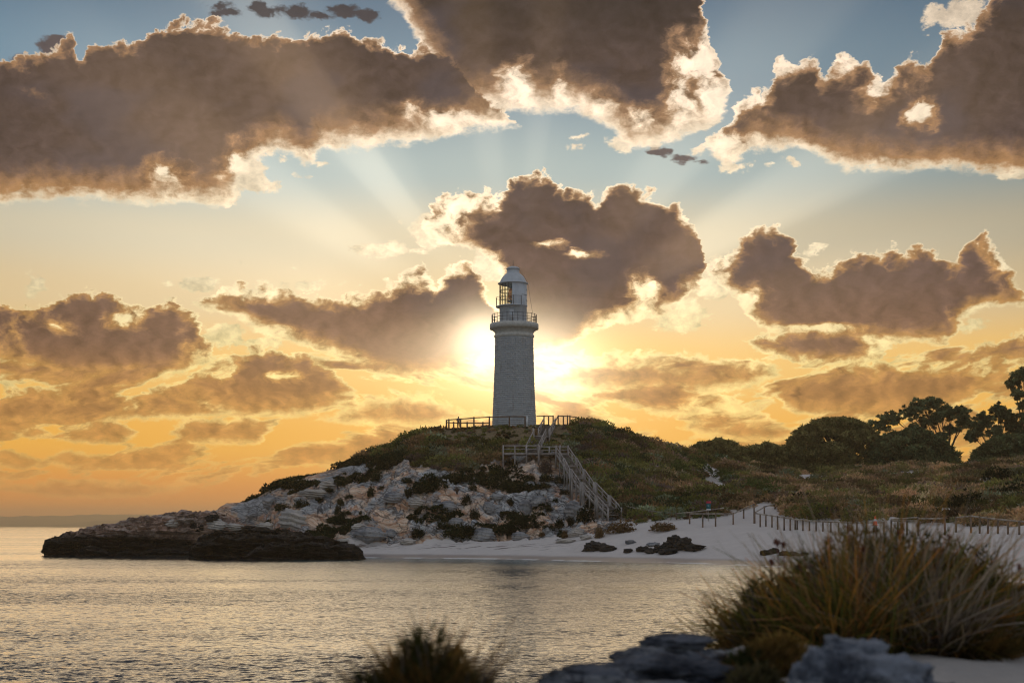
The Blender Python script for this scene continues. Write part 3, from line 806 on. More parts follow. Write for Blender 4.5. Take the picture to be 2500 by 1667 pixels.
# dome, ventilator, rod
mb = MB(); prof = [(lr(30), lz(654)), (lr(35), lz(652.2)), (lr(35.2), lz(650.8)), (lr(31.2), lz(650))]
for k in range(12):
    t = k/11*math.radians(62); prof.append((lr(14.6)+lr(16.6)*math.cos(t)*1.0 - lr(16.6)*math.cos(math.radians(62))*(t/math.radians(62)), lz(650)+lr(22.5)*math.sin(t)/math.sin(math.radians(62))))
mb.lathe(prof, c=(cx_, 0), seg=56)
dm = link('dome', mb.mesh(True), M['white_metal'], LH)
mb = MB(); mb.lathe([(lr(14.8), lz(629)), (lr(15.4), lz(627.5)), (lr(14.4), lz(627)), (lr(14.2), lz(618.6)), (lr(16), lz(618)), (lr(15.8), lz(616.8)), (lr(12), lz(614)), (lr(7), lz(612.2)), (lr(.5), lz(611.5))], c=(cx_, 0), seg=36)
vt = link('ventilator', mb.mesh(True), M['white_metal'], dm)
mb = MB(); mb.tube([(cx_, 0, lz(613)), (cx_, 0, lz(607)), (cx_, 0, lz(597))], [.07, .05, .025], 6)
link('lightning_rod', mb.mesh(), M['dark_metal'], dm)
mb = MB(); pts = [(cx_+lr(14), -.2, lz(619)), (cx_+lr(24), -.2, lz(633)), (cx_+lr(34.5), -.2, lz(652)), (cx_+lr(39), -.2, lz(684)), (cx_+lr(46), -.2, lz(727))]
mb.tube(pts, .022, 5); link('guy_wire', mb.mesh(), M['dark_metal'], LH)
# small balcony round the glazing
def ring_gallery(name, r, zf, h, a0, a1, n, slab, cols, rails=(1.0, .62, .3)):
    if slab:
        s = MB(); s.lathe([(lr(31.4), zf-.12), (r, zf-.10), (r, zf), (lr(31.4), zf)], c=(cx_, 0), seg=40, a0=a0, a1=a1)
        fl = link(name, s.mesh(), M['white_metal'], LH)
    else: fl = LH
    rl = MB()
    for q in rails: 
        rr = r-.05
        an = np.linspace(a0, a1, 40)
        rl.tube([(cx_*(1 if slab else 0)+rr*math.sin(a), -rr*math.cos(a), zf+h*q) for a in an], .032, 5)
    ro = link('railing', rl.mesh(), M['dark_metal'], fl)
    for k in range(n):
        a = a0+(a1-a0)*k/(n-1 if abs(a1-a0) < 6 else n); rr = r-.05; p = MB()
        c = cx_*(1 if slab else 0)
        p.tube([(c+rr*math.sin(a), -rr*math.cos(a), zf), (c+rr*math.sin(a), -rr*math.cos(a), zf+h*1.06)], .05, 6)
        link('railing_post', p.mesh(), M['dark_metal'], ro)
ring_gallery('lantern_balcony', lr(40), lz(704), 1.42, math.radians(-185), math.radians(28), 9, True, None, (1.0,))
ring_gallery('gallery', lr(52), lz(744)+.0, 1.45, 0.16, 2*math.pi+.16, 26, False, None)

# cabinet at the tower foot
p = ground(1208, 980, 215); p = at(1208, 977, 227.5)
cb = thing('cabinet', 'white upright box with lettering standing at the right foot of the tower', 'cabinet', (p.x, p.y, p.z-.1))
mb = MB(); mb.box((0, 0, .85), (.62, .4, 1.5)); mb.box((0, 0, 1.63), (.70, .48, .07))
M['white_paint'] = simple('white_paint', (.72,.73,.74), .6, .1, 3, .1)
link('housing', mb.mesh(), M['white_paint'], cb)
mb = MB(); 
for k, w_ in enumerate((.36, .30, .34, .22)): mb.box((0, -.204, 1.42-k*.12), (w_, .006, .03))
M['ink'] = simple('ink', (.08,.09,.12), .7, .1, 5, .1)
link('notice_text', mb.mesh(), M['ink'], cb)
mb = MB(); mb.box((0, 0, .03), (.8, .6, .14)); link('footing', mb.mesh(), M['trim'], cb)

# ------------------------------------------------------------------ fences
def fence(name, label, runs, rails, mat_r='rail_wood', mat_p='post_wood', w=.20, rw=.16, group=None):
    """runs: posts as (x, top row, base row[, distance]); rails: lists of (x,row,distance or None) polylines"""
    root = None; ds = []
    for r in runs:
        g = ground(r[0], r[2]) if len(r) < 4 else at(r[0], r[2], r[3])
        if root is None: root = thing(name, label, 'fence', (g.x, g.y, g.z), group)
        o = Vector(root.location); top = at(r[0], r[1], g.y)
        mb = MB(); mb.tube([g-Vector((0,0,.5))-o, top-o+Vector((0,0,.03)), top-o+Vector((0,0,.06))], [w*.5, w*.47, w*.33], 8)
        link('post', mb.mesh(), M[mat_p], root); ds.append((r[0], g.y))
    ds.sort()
    for rl in rails:
        o = Vector(root.location)
        pts = []
        for q in rl:
            Y = q[2] if len(q) > 2 else float(np.interp(q[0], [d[0] for d in ds], [d[1] for d in ds]))
            pts.append(at(q[0], q[1], Y-.02)-o)
        for a, b in zip(pts[:-1], pts[1:]):
            m_ = MB(); m_.tube([a, a.lerp(b, .5)+Vector((0,0,-.01)), b], rw*.5, 8)
            link('rail', m_.mesh(), M[mat_r], root)
    return root
fence('lookout_fence', 'two-rail timber fence on the hilltop left of the tower', [(1025.5,964,984,230),(1031,962.5,983,227),(1042,968.5,983,227),(1058,961,982,227),(1073,969,981,227),(1088.5,957.5,979,227),(1109,969,978,227),(1124,956,976.5,227),(1170,955.5,974,227),(1206,955.5,974,227.2)],
      [[(1031,963.5,227),(1058,961.5,227),(1088.5,959,227),(1124,957,227),(1170,956,227),(1206,956,227)], [(1025.5,965,230),(1031,963.5,227)], [(1025.5,969,230),(1031,970,227),(1058,970.5,227),(1088.5,970.8,227),(1124,970.5,227)]], 'post_wood', 'post_wood', .28, .19)
fence('stair_head_fence', 'timber fence with tall posts at the head of the stairs right of the tower', [(1249.5,954,976,229),(1260,956,975,229),(1270.5,954,978,228),(1282,953.5,976,229),(1294,956,975,229),(1303.5,953.5,974,230),(1309,954,974,231)],
      [[(1232,955,229),(1249.5,955,229),(1270.5,955,228)],[(1282,954.5,229),(1303.5,955,230),(1325,957.5,232)],[(1281,956,229),(1272,974,227)],[(1248,962,229),(1239,978,226)]], 'post_wood', 'post_wood', .24, .17)
fence('ridge_fence', 'short timber fence slanting down the ridge beside the round skyline bush', [(1384,974,986,236),(1391,975,988,236),(1404,985,996,236)], [[(1384,975,236),(1391,979,236),(1404,987,236)],[(1384,979,236),(1404,991,236)]], 'post_wood', 'post_wood', .2, .15)
fence('rail_fence', 'low single-rail fence running right from the foot of the stairs', [(1434,1161,1180),(1494,1173,1186),(1499,1175,1190),(1554,1178,1192),(1623,1171,1188)], [[(1434,1161),(1464,1167.5),(1494,1173),(1554,1178.5),(1590,1175),(1623,1171),(1663,1165.5)]])
fence('beach_fence', 'post and rail fence from the sand up to the left side of the beach path', [(1584,1178,1202),(1614,1179,1210),(1643.5,1178,1208.5),(1684,1178,1203.5),(1708,1168,1190),(1732,1156.5,1201)], [[(1584,1179),(1614,1179),(1643,1179),(1684,1179),(1708,1167.5),(1732,1157)]])
fence('path_fence', 'short rising handrail on the right side of the sandy beach path', [(1733.5,1175,1201),(1755.5,1162,1180),(1780,1155.5,1168)], [[(1734,1176),(1755.5,1163),(1780,1156)]])
posts = [(1746,1180,1209),(1759,1181,1208.5),(1773,1183,1210),(1786,1185,1215),(1801,1187,1217),(1815,1189,1217),(1826.5,1191,1215.5),(1831,1192,1215.5),(1844,1194,1218),(1859,1195,1218),(1874.5,1196,1219),(1890,1196.5,1219.5),(1908,1197.5,1221),(1926,1198,1222),(1947,1198,1223),(1968,1198,1224),(1990,1198,1225),(2012,1198,1226),(2030,1198,1227)]
fence('dune_fence', 'long post and rail fence curving along the dune foot behind the big bush', posts, [[(1736,1178),(1773,1183.5),(1806,1188.5),(1842,1194),(1884,1196.5),(1930,1198.5),(1990,1199),(2030,1199)]])
fence('gate_fence', 'broken fence section with a boarded gap behind the big bush', [(2047,1194,1226),(2062,1193,1226),(2083,1193,1228),(2109,1187,1230),(2170,1188,1228)], [[(2047,1195),(2083,1195),(2109,1195)],[(2047,1192),(2109,1187)],[(2109,1190),(2140,1190),(2170,1189)]])
fence('shore_fence', 'post and rail fence at the right edge above the sand', [(2196,1187,1221.5),(2230,1183,1223),(2250,1186,1224),(2269,1188,1224.5),(2292,1191,1225),(2315,1194,1226),(2341,1196,1227),(2372,1198,1229)], [[(2196,1187.5),(2230,1184),(2269,1189),(2315,1194),(2372,1198)]])
fence('dune_rail', 'weathered timber rail slanting up across the upper dune', [(1851,1130,1137),(1890,1118,1125),(1935,1105,1112),(1977,1095,1101)], [[(1851,1131),(1870,1124)],[(1895,1116.5),(1935,1104.5),(1977,1095)]])

# ------------------------------------------------------------------ stairs
ST = thing('wooden_staircase', 'long grey timber staircase with landings climbing the hill to the tower', 'staircase', tuple(at(1412, 1190, 183)))
so = Vector(ST.location)
def place(name, mb, parent=None, mat='wood'):
    return link(name, mb.mesh(), M[mat], parent or ST)
def flight(a, b, w, rails=(1, 1), steps=None, ends=True):
    """flight of steps between two nose points"""
    a = Vector(a); b = Vector(b)
    if a.z > b.z: a, b = b, a
    d = b-a; run = Vector((d.x, d.y, 0)); L = run.length; side = Vector((run.y, -run.x, 0)).normalized()
    n = steps or max(3, round(d.z/.19)); mb = MB()
    for s in (-1, 1):
        o = side*(w/2*s); mb.bar(a+o-so-Vector((0,0,.18)), b+o-so-Vector((0,0,.18)), .09, .36)
    fl = place('flight', mb)
    for i in range(n):
        c = a.lerp(b, (i+.5)/n)-so; t = MB()
        ang = math.atan2(side.y, side.x); r = Matrix.Rotation(ang, 3, 'Z')
        t.box(c, (w-.08, L/n*.92, .06), r); place('tread', t, fl)
    for s, on in zip((-1, 1), rails):
        if not on: continue
        o = side*((w/2+.05)*s); up = Vector((0,0,.98)); h = MB()
        h.bar(a+o+up-so, b+o+up-so, .10, .18); h.bar(a+o+up*.5-so, b+o+up*.5-so, .05, .10)
        hr = place('handrail', h)
        for t_ in ((0, .5, 1) if L > 3.2 else (0, 1)):
            q = a.lerp(b, t_)+o-so; pz = MB(); gz = height(CX+q_x(q+so), (q+so).y)-so.z
            pz.bar((q.x, q.y, min(gz, q.z)-.2), (q.x, q.y, q.z+1.12), .19); place('post', pz, hr)
def q_x(v): return v.x/v.y*F
def deck(c, sx, sy, rails, rot=0.0):
    """landing centred at c (its top); rails = sides 'fblr'"""
    c = Vector(c)-so; mb = MB(); r = Matrix.Rotation(rot, 3, 'Z')
    n = max(2, int(sy/.16))
    for i in range(n): mb.box(c+r @ Vector((0, -sy/2+sy*(i+.5)/n, -.03)), (sx, sy/n*.9, .05), r)
    for s in (-1, 1):
        mb.box(c+r @ Vector((0, s*(sy/2-.03), -.2)), (sx, .06, .26), r); mb.box(c+r @ Vector((s*(sx/2-.03), 0, -.205)), (.06, sy-.13, .25), r)
    dk = place('landing', mb)
    corners = {'f': ((-1,-1),(1,-1)), 'b': ((-1,1),(1,1)), 'l': ((-1,-1),(-1,1)), 'r': ((1,-1),(1,1))}
    done = set()
    for k in 'fblr':
        P = [c + r @ Vector((u*(sx/2-.05), v*(sy/2-.05), 0)) for u, v in corners[k]]
        if k in rails:
            h = MB(); h.bar(P[0]+Vector((0,0,1.0)), P[1]+Vector((0,0,1.0)), .10, .18); h.bar(P[0]+Vector((0,0,.52)), P[1]+Vector((0,0,.52)), .05, .10)
            place('handrail', h, dk)
        for j, (u, v) in enumerate(corners[k]):
            if (u, v) in done: continue
            done.add((u, v)); q = P[j]; w_ = q+so; gz = height(CX+q_x(w_), w_.y)-so.z
            b = MB(); b.bar((q.x, q.y, min(gz, q.z-.4)-.3), (q.x, q.y, q.z+1.12), .19); place('post', b, dk)
        if k in rails and (P[1]-P[0]).length > 3:
            m_ = int((P[1]-P[0]).length/1.9)
            for j in range(1, m_+1):
                q = P[0].lerp(P[1], j/(m_+1)); w_ = q+so; gz = height(CX+q_x(w_), w_.y)-so.z
                b = MB(); b.bar((q.x, q.y, min(gz, q.z-.4)-.3), (q.x, q.y, q.z+1.10), .18); place('post', b, dk)
W_ = 1.75
deck(at(1196, 1040, 211.0), 5.3, 3.2, 'fl')
deck(at(1262, 1040, 211.2), 3.2, 2.6, 'b')
deck(at(1291, 1040, 210.4), 1.9, 2.0, 'b')
flight(at(1222, 1038, 213.2), at(1240, 1001, 220.5), W_)
deck(at(1243, 1000, 221.6), 2.6, 2.0, '')
flight(at(1250, 999, 222.8), at(1262, 976, 228.0), W_)
N = [(1291,1041,209.2),(1309,1068,203.6),(1311,1069,202.2),(1324,1094,197.6),(1329,1096,196.2),(1348,1124,192.0),(1356,1127,190.7),(1382,1155,187.0),(1388,1157,186.0),(1412,1184,182.6)]
P_ = [at(*n) for n in N]
flight(P_[0], P_[1], W_); deck((P_[1]+P_[2])/2+Vector((0,0,.0)), 1.8, 1.7, '')
flight(P_[2], P_[3], W_); deck((P_[3]+P_[4])/2, 1.8, 1.7, 'l')
flight(P_[4], P_[5], W_); deck((P_[5]+P_[6])/2, 1.9, 1.7, '')
flight(P_[6], P_[7], W_); deck((P_[7]+P_[8])/2, 1.8, 1.5, '')
flight(P_[8], P_[9], W_)

# ------------------------------------------------------------------ signs
g = ground(1626, 1196)
sg = thing('beach_sign', 'teal sign with red top and white pictogram behind the beach fence', 'sign', tuple(g))
s_ = g.y/F
M['teal'] = simple('teal_paint', lin((20,96,104)), .5, .1, 2, .05); M['red'] = simple('red_paint', lin((196,40,72)), .5, .1, 2, .05)
M['orange'] = simple('orange_plastic', lin((232,84,40)), .5, .1, 2, .05)
zt = lambda y: (HY-y)*s_+EYE-g.z
mb = MB(); mb.box((.08, 0, (zt(1170)+zt(1155))/2), (.52, .04, zt(1155.5)-zt(1170))); pn = link('panel', mb.mesh(), M['teal'], sg)
mb = MB(); mb.box((.08, 0, zt(1152.7)), (.56, .045, zt(1150.2)-zt(1155.2))); link('header', mb.mesh(), M['red'], sg)
mb = MB(); mb.box((.08, -.002, zt(1169.2)), (.53, .05, .16)); link('footer_plate', mb.mesh(), M['white_paint'], sg)
mb = MB(); mb.tube([(.0,-.026,zt(1159)),(.02,-.026,zt(1160.5))], .035, 6); mb.bar((.0,-.026,zt(1160)), (.03,-.026,zt(1162)), .05, .02); mb.bar((.02,-.026,zt(1162)), (.16,-.026,zt(1162.6)), .04, .02); link('pictogram', mb.mesh(), M['white_paint'], pn)
mb = MB(); mb.tube([(.05,.04,-.3),(.05,.04,zt(1151))], .04, 8); link('pole', mb.mesh(), M['rail_wood'], sg)
g = ground(2008, 1222)
og = thing('safety_cone', 'small orange cone standing behind the tops of the big bush', 'cone', tuple(at(2010, 1203, g.y-4)-Vector((0,0,.1))))
mb = MB(); mb.lathe([(.30, 0), (.30, .05), (.22, .06), (.18, .3), (.10, .75), (.06, .9), (.02, .92)], seg=16); link('body', mb.mesh(True), M['orange'], og)
mb = MB(); mb.lathe([(.165, .42), (.125, .62)], seg=16); link('band', mb.mesh(True), M['white_paint'], og)
g = ground(708, 1239)
wb = thing('notice_board', 'small white notice panel low among the rocks left of the grey boulder', 'sign', tuple(g))
mb = MB(); mb.box((0,0,.62), (.62,.05,.42)); link('panel', mb.mesh(), M['white_paint'], wb)
mb = MB(); mb.tube([(0,.05,-.3),(0,.05,.7)], .035, 6); link('pole', mb.mesh(), M['dark_metal'], wb)

# ------------------------------------------------------------------ person
def person(loc, rz):
    root = thing('person', 'person in a blue-grey shirt leaning at the hilltop fence, seen from behind', 'person', loc, rz=rz)
    def skin(name, pts, edges, rad, mat, parent, rootv=0, sub=2):
        me = bpy.data.meshes.new(name); me.from_pydata(pts, edges, [])
        o = bpy.data.objects.new(name, me); COL.objects.link(o); o.parent = parent
        sk = o.modifiers.new('skin', 'SKIN'); 
        for i, r in enumerate(rad): me.skin_vertices[0].data[i].radius = (r, r) if not isinstance(r, tuple) else r
        me.skin_vertices[0].data[rootv].use_root = True
        ss = o.modifiers.new('sub', 'SUBSURF'); ss.levels = sub; ss.render_levels = sub
        me.materials.append(M[mat]); return o
    M['skin'] = simple('skin', lin((160,116,92)), .6, .1, 4, .05)
    M['shirt'] = simple('shirt_cloth', lin((104,112,132)), .9, .2, 9, .2); M['trousers'] = simple('trouser_cloth', lin((92,70,58)), .9, .2, 9, .2); M['hair'] = simple('hair', lin((40,32,26)), .8, .3, 20, .2)
    pts = [(0,0,.96),(0,0,1.15),(0,.01,1.36),(0,.02,1.48),(0,.03,1.56),(.01,.04,1.66),(.01,.03,1.74),
           (-.17,.01,1.42),(-.27,.05,1.16),(-.20,.28,1.08),(-.14,.36,1.09),
           (.17,.01,1.42),(.28,.06,1.17),(.27,.22,.98),(.27,.27,.92),
           (-.10,0,.90),(-.12,.03,.50),(-.13,-.01,.09),(-.14,.12,.04),(.10,0,.90),(.11,.04,.50),(.10,.0,.09),(.12,.13,.04)]
    ed = [(0,1),(1,2),(2,3),(3,4),(4,5),(5,6),(3,7),(7,8),(8,9),(9,10),(3,11),(11,12),(12,13),(13,14),(0,15),(15,16),(16,17),(17,18),(0,19),(19,20),(20,21),(21,22)]
    rad = [(.15,.11),(.14,.10),(.17,.11),(.09,.08),.068,.118,.092,.075,.058,.042,.034,.075,.058,.042,.034,.085,.062,.045,.035,.085,.062,.045,.035]
    body = skin('body', pts, ed, rad, 'skin', root)
    skin('shirt', [(0,0,.84),(0,0,1.10),(0,.01,1.36),(0,.02,1.47),(-.17,.01,1.42),(-.25,.04,1.22),(.17,.01,1.42),(.26,.05,1.22)], [(0,1),(1,2),(2,3),(3,4),(4,5),(3,6),(6,7)], [(.205,.155),(.195,.145),(.225,.155),(.11,.10),.098,.088,.098,.088], 'shirt', root)
    skin('trousers', [(0,0,1.02),(-.10,0,.88),(-.12,.03,.50),(-.13,-.01,.12),(.10,0,.88),(.11,.04,.50),(.10,0,.12)], [(0,1),(1,2),(2,3),(0,4),(4,5),(5,6)], [(.19,.145),.125,.10,.082,.125,.10,.082], 'trousers', root)
    skin('hair', [(.01,.01,1.66),(.01,.02,1.73),(.01,.03,1.765)], [(0,1),(1,2)], [(.112,.108),(.122,.12),(.09,.09)], 'hair', root)
pp = at(1053, 981.5, 226.2)
person((pp.x, pp.y, pp.z), R(8))

# ------------------------------------------------------------------ rocks
def ico(sub):
    bm = bmesh.new(); bmesh.ops.create_icosphere(bm, subdivisions=sub, radius=1)
    v = np.array([p.co[:] for p in bm.verts]); f = np.array([[q.index for q in t.verts] for t in bm.faces]); bm.free(); return v, f
ICO4 = ico(5); ICO3 = ico(3)
def boulder_mesh(size, seed, sub=ICO4, flat=.0, strat=.06, rough=.30):
    v, f = sub; v = v.copy(); s = np.array(size)
    p = v*1.3+seed*7.3
    # facets: clip the ball with random planes
    rg = np.random.default_rng(seed)
    for k in range(11):
        n = rg.normal(size=3); n /= np.linalg.norm(n); d = rg.uniform(.60, .88)
        t = v @ n; v = v - np.where(t > d, t-d, 0)[:, None]*n*.92
    v *= (1 + rough*.5*fbm(p[:, 0], p[:, 1], p[:, 2], 4, seed) + .05*fbm(p[:, 0]*5, p[:, 1]*5, p[:, 2]*5, 3, seed+3, ridged=True))[:, None]
    v *= (1 + strat*np.sin(v[:, 2]*16+v[:, 0]*3+2*fbm(p[:, 0], p[:, 1], 0, 2, seed)))[:, None]
    return mesh_np(v*s, f, False)
ROCKS = [ # x, y centre, w, h (photo px), material, label
 (672,1190,62,50,'pale_rock','big pale layered boulder above the dark shelf, left part of the rock face'),
 (749,1111,46,26,'pale_rock','pale cracked slab high on the left shoulder of the hill'),
 (716,1132,66,20,'pale_rock','long smooth pale slab below the cracked slab on the left shoulder'),
 (619,1148,36,31,'grey_rock','rounded grey boulder at the skyline bend left of the hill'),
 (578,1181,29,15,'grey_rock','low flat grey boulder nearest the headland neck'),
 (848,1227,75,38,'grey_rock','biggest grey boulder at the left end of the beach'),
 (897,1224,26,19,'grey_rock','small slanted rock leaning right of the biggest grey boulder'),
 (787,1243,35,14,'pale_rock','low pale rock at the water behind the dark shelf tip'),
 (822,1207,36,16,'pale_rock','pale rock resting just above the biggest grey boulder'),
 (1048,1199,34,22,'grey_rock','angular grey rock left of the dark bushes at the foot of the face'),
 (1040,1226,16,10,'pale_rock','small pale stone lying on the sand left of the round dark bush'),
 (938,1242,40,15,'pale_rock','low layered pale rock on the upper beach, middle left'),
 (1112,1225,58,28,'grey_rock','broad speckled grey boulder right of the round dark bush on the sand'),
 (1194,1229,46,20,'grey_rock','low grey boulder on the sand under the long dark bush'),
 (1208,1167,38,42,'grey_rock','tall grey block in the middle of the rock face'),
 (1238,1147,34,28,'grey_rock','grey rock just right above the tall grey block'),
 (1120,1163,32,26,'grey_rock','grey rock left of the tall grey block'),
 (1316,1168,42,38,'grey_rock','grey dome of rock among dark bushes left of the stair foot'),
 (1323,1221,34,20,'pale_rock','tilted pale rock at the sand edge below the grey dome'),
 (1026,1161,44,25,'grey_rock','dark streaked outcrop left of centre on the rock face'),
 (1218,1112,26,16,'grey_rock','small grey rock high in the middle of the face'),
 (1141,1138,32,17,'grey_rock','flat grey ledge between bushes in mid face'),
 (905,1140,50,26,'grey_rock','ribbed grey outcrop on the ochre part of the face'),
 (960,1152,40,22,'pale_rock','ochre and grey layered outcrop left of the streaked one'),
 (1256,1216,26,14,'grey_rock','small grey rock on the sand below the bushes'),
 (1296,1240,50,12,'pale_rock','flat pale ledge on the beach below the tilted rock'),
 (1345,1232,30,14,'pale_rock','pale rock beside the brown bush at the sand edge'),
]
for k, (x, y, w, h, mt, lb) in enumerate(ROCKS):
    g = ground(x, y+h*.42); s = g.y/F
    me = boulder_mesh((w*s*.52, w*s*.42, h*s*.62), k+3, strat=.05 if mt == 'grey_rock' else .09)
    o = link('boulder', me, M[mt], None, lb, 'boulder', 'boulders on the limestone face'); o.location = (g.x, g.y+w*s*.12, g.z+h*s*.30)
    o.rotation_euler = (0, 0, random.uniform(-.5, .5))
def rock_pile(name, label, parts, mt='dark_rock', group=None):
    g0 = ground(parts[0][0], parts[0][1]+parts[0][3]*.45)
    verts = []; faces = []; n = 0
    for k, (x, y, w, h) in enumerate(parts):
        g = ground(x, y+h*.45); s = g.y/F; v, f = ICO4
        me = boulder_mesh((w*s*.55, w*s*.5, h*s*.66), k*5+int(x) % 97, rough=.75, strat=.05)
        a = np.empty(len(me.vertices)*3); me.vertices.foreach_get('co', a); a = a.reshape(-1, 3)
        nn = fbm(a[:, 0]*2.2, a[:, 1]*2.2, a[:, 2]*2.2, 4, k, ridged=True)
        a = a*(1+.22*nn[:, None]) + np.array([g.x-g0.x, g.y-g0.y, g.z-g0.z+h*s*.28])
        verts.append(a); faces.append(f+n); n += len(a); bpy.data.meshes.remove(me)
    return link(name, mesh_np(np.concatenate(verts), np.concatenate(faces)), M[mt], None, label, 'rock', group, loc=tuple(g0))
# crop5 measure: x = 1364+.26X, y = 1081.8+.26Y
rock_pile('beach_rock', 'flat black rock on the sand, leftmost of the dark beach rocks', [(1372,1253,46,20),(1395,1257,34,14),(1350,1259,24,10)])
rock_pile('beach_rock', 'small black rock between the flat one and the tall crag', [(1443,1263,22,9)])
rock_pile('beach_rock', 'tall jagged dark crag in the middle of the beach', [(1550,1243,34,34),(1568,1248,38,28),(1530,1256,32,22),(1516,1258,30,16),(1590,1254,44,18),(1537,1264,44,12)])
rock_pile('beach_rock', 'pair of low black rocks just left of the jagged crag', [(1478,1259,26,13),(1493,1264,28,11)])
rock_pile('beach_rock', 'weathered grey stone half buried beside the black pair', [(1498,1249,26,8),(1448,1243,24,9)], 'grey_rock')
rock_pile('beach_rock', 'row of broken dark rocks on the sand behind the bush tip', [(1762,1267,34,10),(1778,1264,22,13),(1800,1269,24,9),(1822,1270,26,9),(1844,1271,24,7)])

def shelf(name, label, xs, top, base, Yf, depth, mat, seed, under=1.2, nose=None):
    """low rock shelf rising from the sea: a closed shell lofted along x"""
    n = 300; X = np.linspace(xs[0], xs[-1], n); T = np.interp(X, xs, top)
    T = blur(np.pad(T, 20, 'edge')[None], 3, 1)[0][20:-20]
    zt = EYE + (HY-T)/F*(Yf+depth*.35)
    xw = (X-CX)/F*(Yf+depth*.3); e = np.minimum(np.minimum(X-xs[0], xs[-1]-X)/26, 1); e = np.sqrt(np.clip(e, 0, 1))
    prof = [(-.02, -1.4), (.02, -.25), (under*.10, .10), (under*.06, .30), (-.02, .52), (.0, .74), (.10, .92), (.30, 1.0), (.55, .97), (.8, .8), (1.0, .45), (1.1, -1.4)]
    U = np.linspace(0, len(prof)-1, 110); pd = np.interp(U, range(len(prof)), [p[0] for p in prof]); pz = np.interp(U, range(len(prof)), [p[1] for p in prof])
    V = np.zeros((n, len(U), 3))
    V[:, :, 0] = xw[:, None]; V[:, :, 1] = Yf + (pd[None]*depth)*e[:, None] + (1-e[:, None])*depth*.35
    V[:, :, 2] = np.where(pz[None] > 0, pz[None]*zt[:, None]*(e[:, None]*.85+.15), pz[None])
    a = fbm(V[..., 0]*.30, V[..., 1]*.30, V[..., 2]*1.2, 5, seed, ridged=True); b = fbm(V[..., 0]*1.4, V[..., 1]*1.4, V[..., 2]*3.0, 4, seed+9); c = fbm(V[..., 0]*.1, V[..., 1]*.1, V[..., 2]*3.5, 3, seed+5)
    amp = np.clip(zt, .4, 2.0)[:, None]
    ub = V[..., 2]*1.7+V[..., 0]*.10+fbm(V[..., 0]*.2, V[..., 1]*.2, V[..., 2], 3, seed+2)*1.6; saw = (ub-np.floor(ub))**2
    V[..., 1] -= (a*.9 + b*.5 + c*.7 + saw*.7)*amp*.6
    V[..., 2] += (a*.26 + b*.20)*amp*np.clip(pz[None]+.2, 0, 1)
    V[..., 0] += b*.45
    c0 = np.array([xw.mean(), Yf, 0]); V = V - c0
    idx = np.arange(n*len(U)).reshape(n, len(U))
    f = np.stack([idx[:-1, :-1], idx[1:, :-1], idx[1:, 1:], idx[:-1, 1:]], -1).reshape(-1, 4)
    return link(name, mesh_np(V.reshape(-1, 3), f, True), M[mat], None, label, 'rock', None, loc=tuple(c0))
shelf('rocky_headland', 'long dark limestone headland reaching left into the sea', [102,118,150,200,250,320,400,450,490,530,570,600],
      [1255,1244,1230,1217,1207,1193,1180,1175,1178,1192,1218,1244], 1275, 192, 12, 'head_rock', 3)
shelf('rock_shelf', 'low black tidal shelf below the pale boulders', [436,470,520,560,640,700,760,800,830], [1250,1236,1221,1217,1219,1231,1243,1252,1262], 1285, 171, 9, 'dark_rock', 14)
shelf('rock_shelf', 'front lobe of black tidal rock ending in a blunt tip at the beach', [560,600,640,680,740,790,825,838], [1272,1256,1247,1243,1247,1251,1258,1268], 1285, 167.4, 6, 'dark_rock', 22)
shelf('tidal_rock', 'small dark rock awash beside the headland tip', [176,190,214,238,256], [1268,1256,1254,1262,1272], 1278, 189, 3.2, 'dark_rock', 31)
shelf('tidal_rock', 'rounded dark rock awash in the middle of the headland foot', [264,280,300,320], [1270,1264,1264,1272], 1276, 190, 2.8, 'dark_rock', 37)
shelf('tidal_rock', 'wide flat dark rock at the headland foot beside the shelf', [318,340,380,430,452], [1268,1262,1260,1264,1270], 1276, 190, 3.4, 'dark_rock', 41)
for k, (x, y, w, h, lb) in enumerate([(452,1206,40,17,'pink blocky rock heap on the seaward side of the neck, leftmost'),(498,1199,44,20,'pinkish broken block in the middle of the neck'),(536,1206,46,16,'pinkish slab above the black shelf'),(572,1212,40,13,'low pink rock right end of the neck'),(395,1198,40,14,'pale weathered block on the headland back'),(487,1186,36,14,'dark hollow-sided rock on the neck skyline'),(610,1206,44,15,'tan layered rock between neck and pale boulder')]):
    g = at(x, y+h*.4, 191.6 if x < 560 else 190.0); s = g.y/F
    o = link('boulder', boulder_mesh((w*s*.55, w*s*.4, h*s*.7), 60+k, strat=.1), M['head_rock' if k in (0, 3, 5) else 'pale_rock'], None, lb, 'boulder', 'broken blocks on the headland neck'); o.location = (g.x, g.y, g.z+h*s*.15)

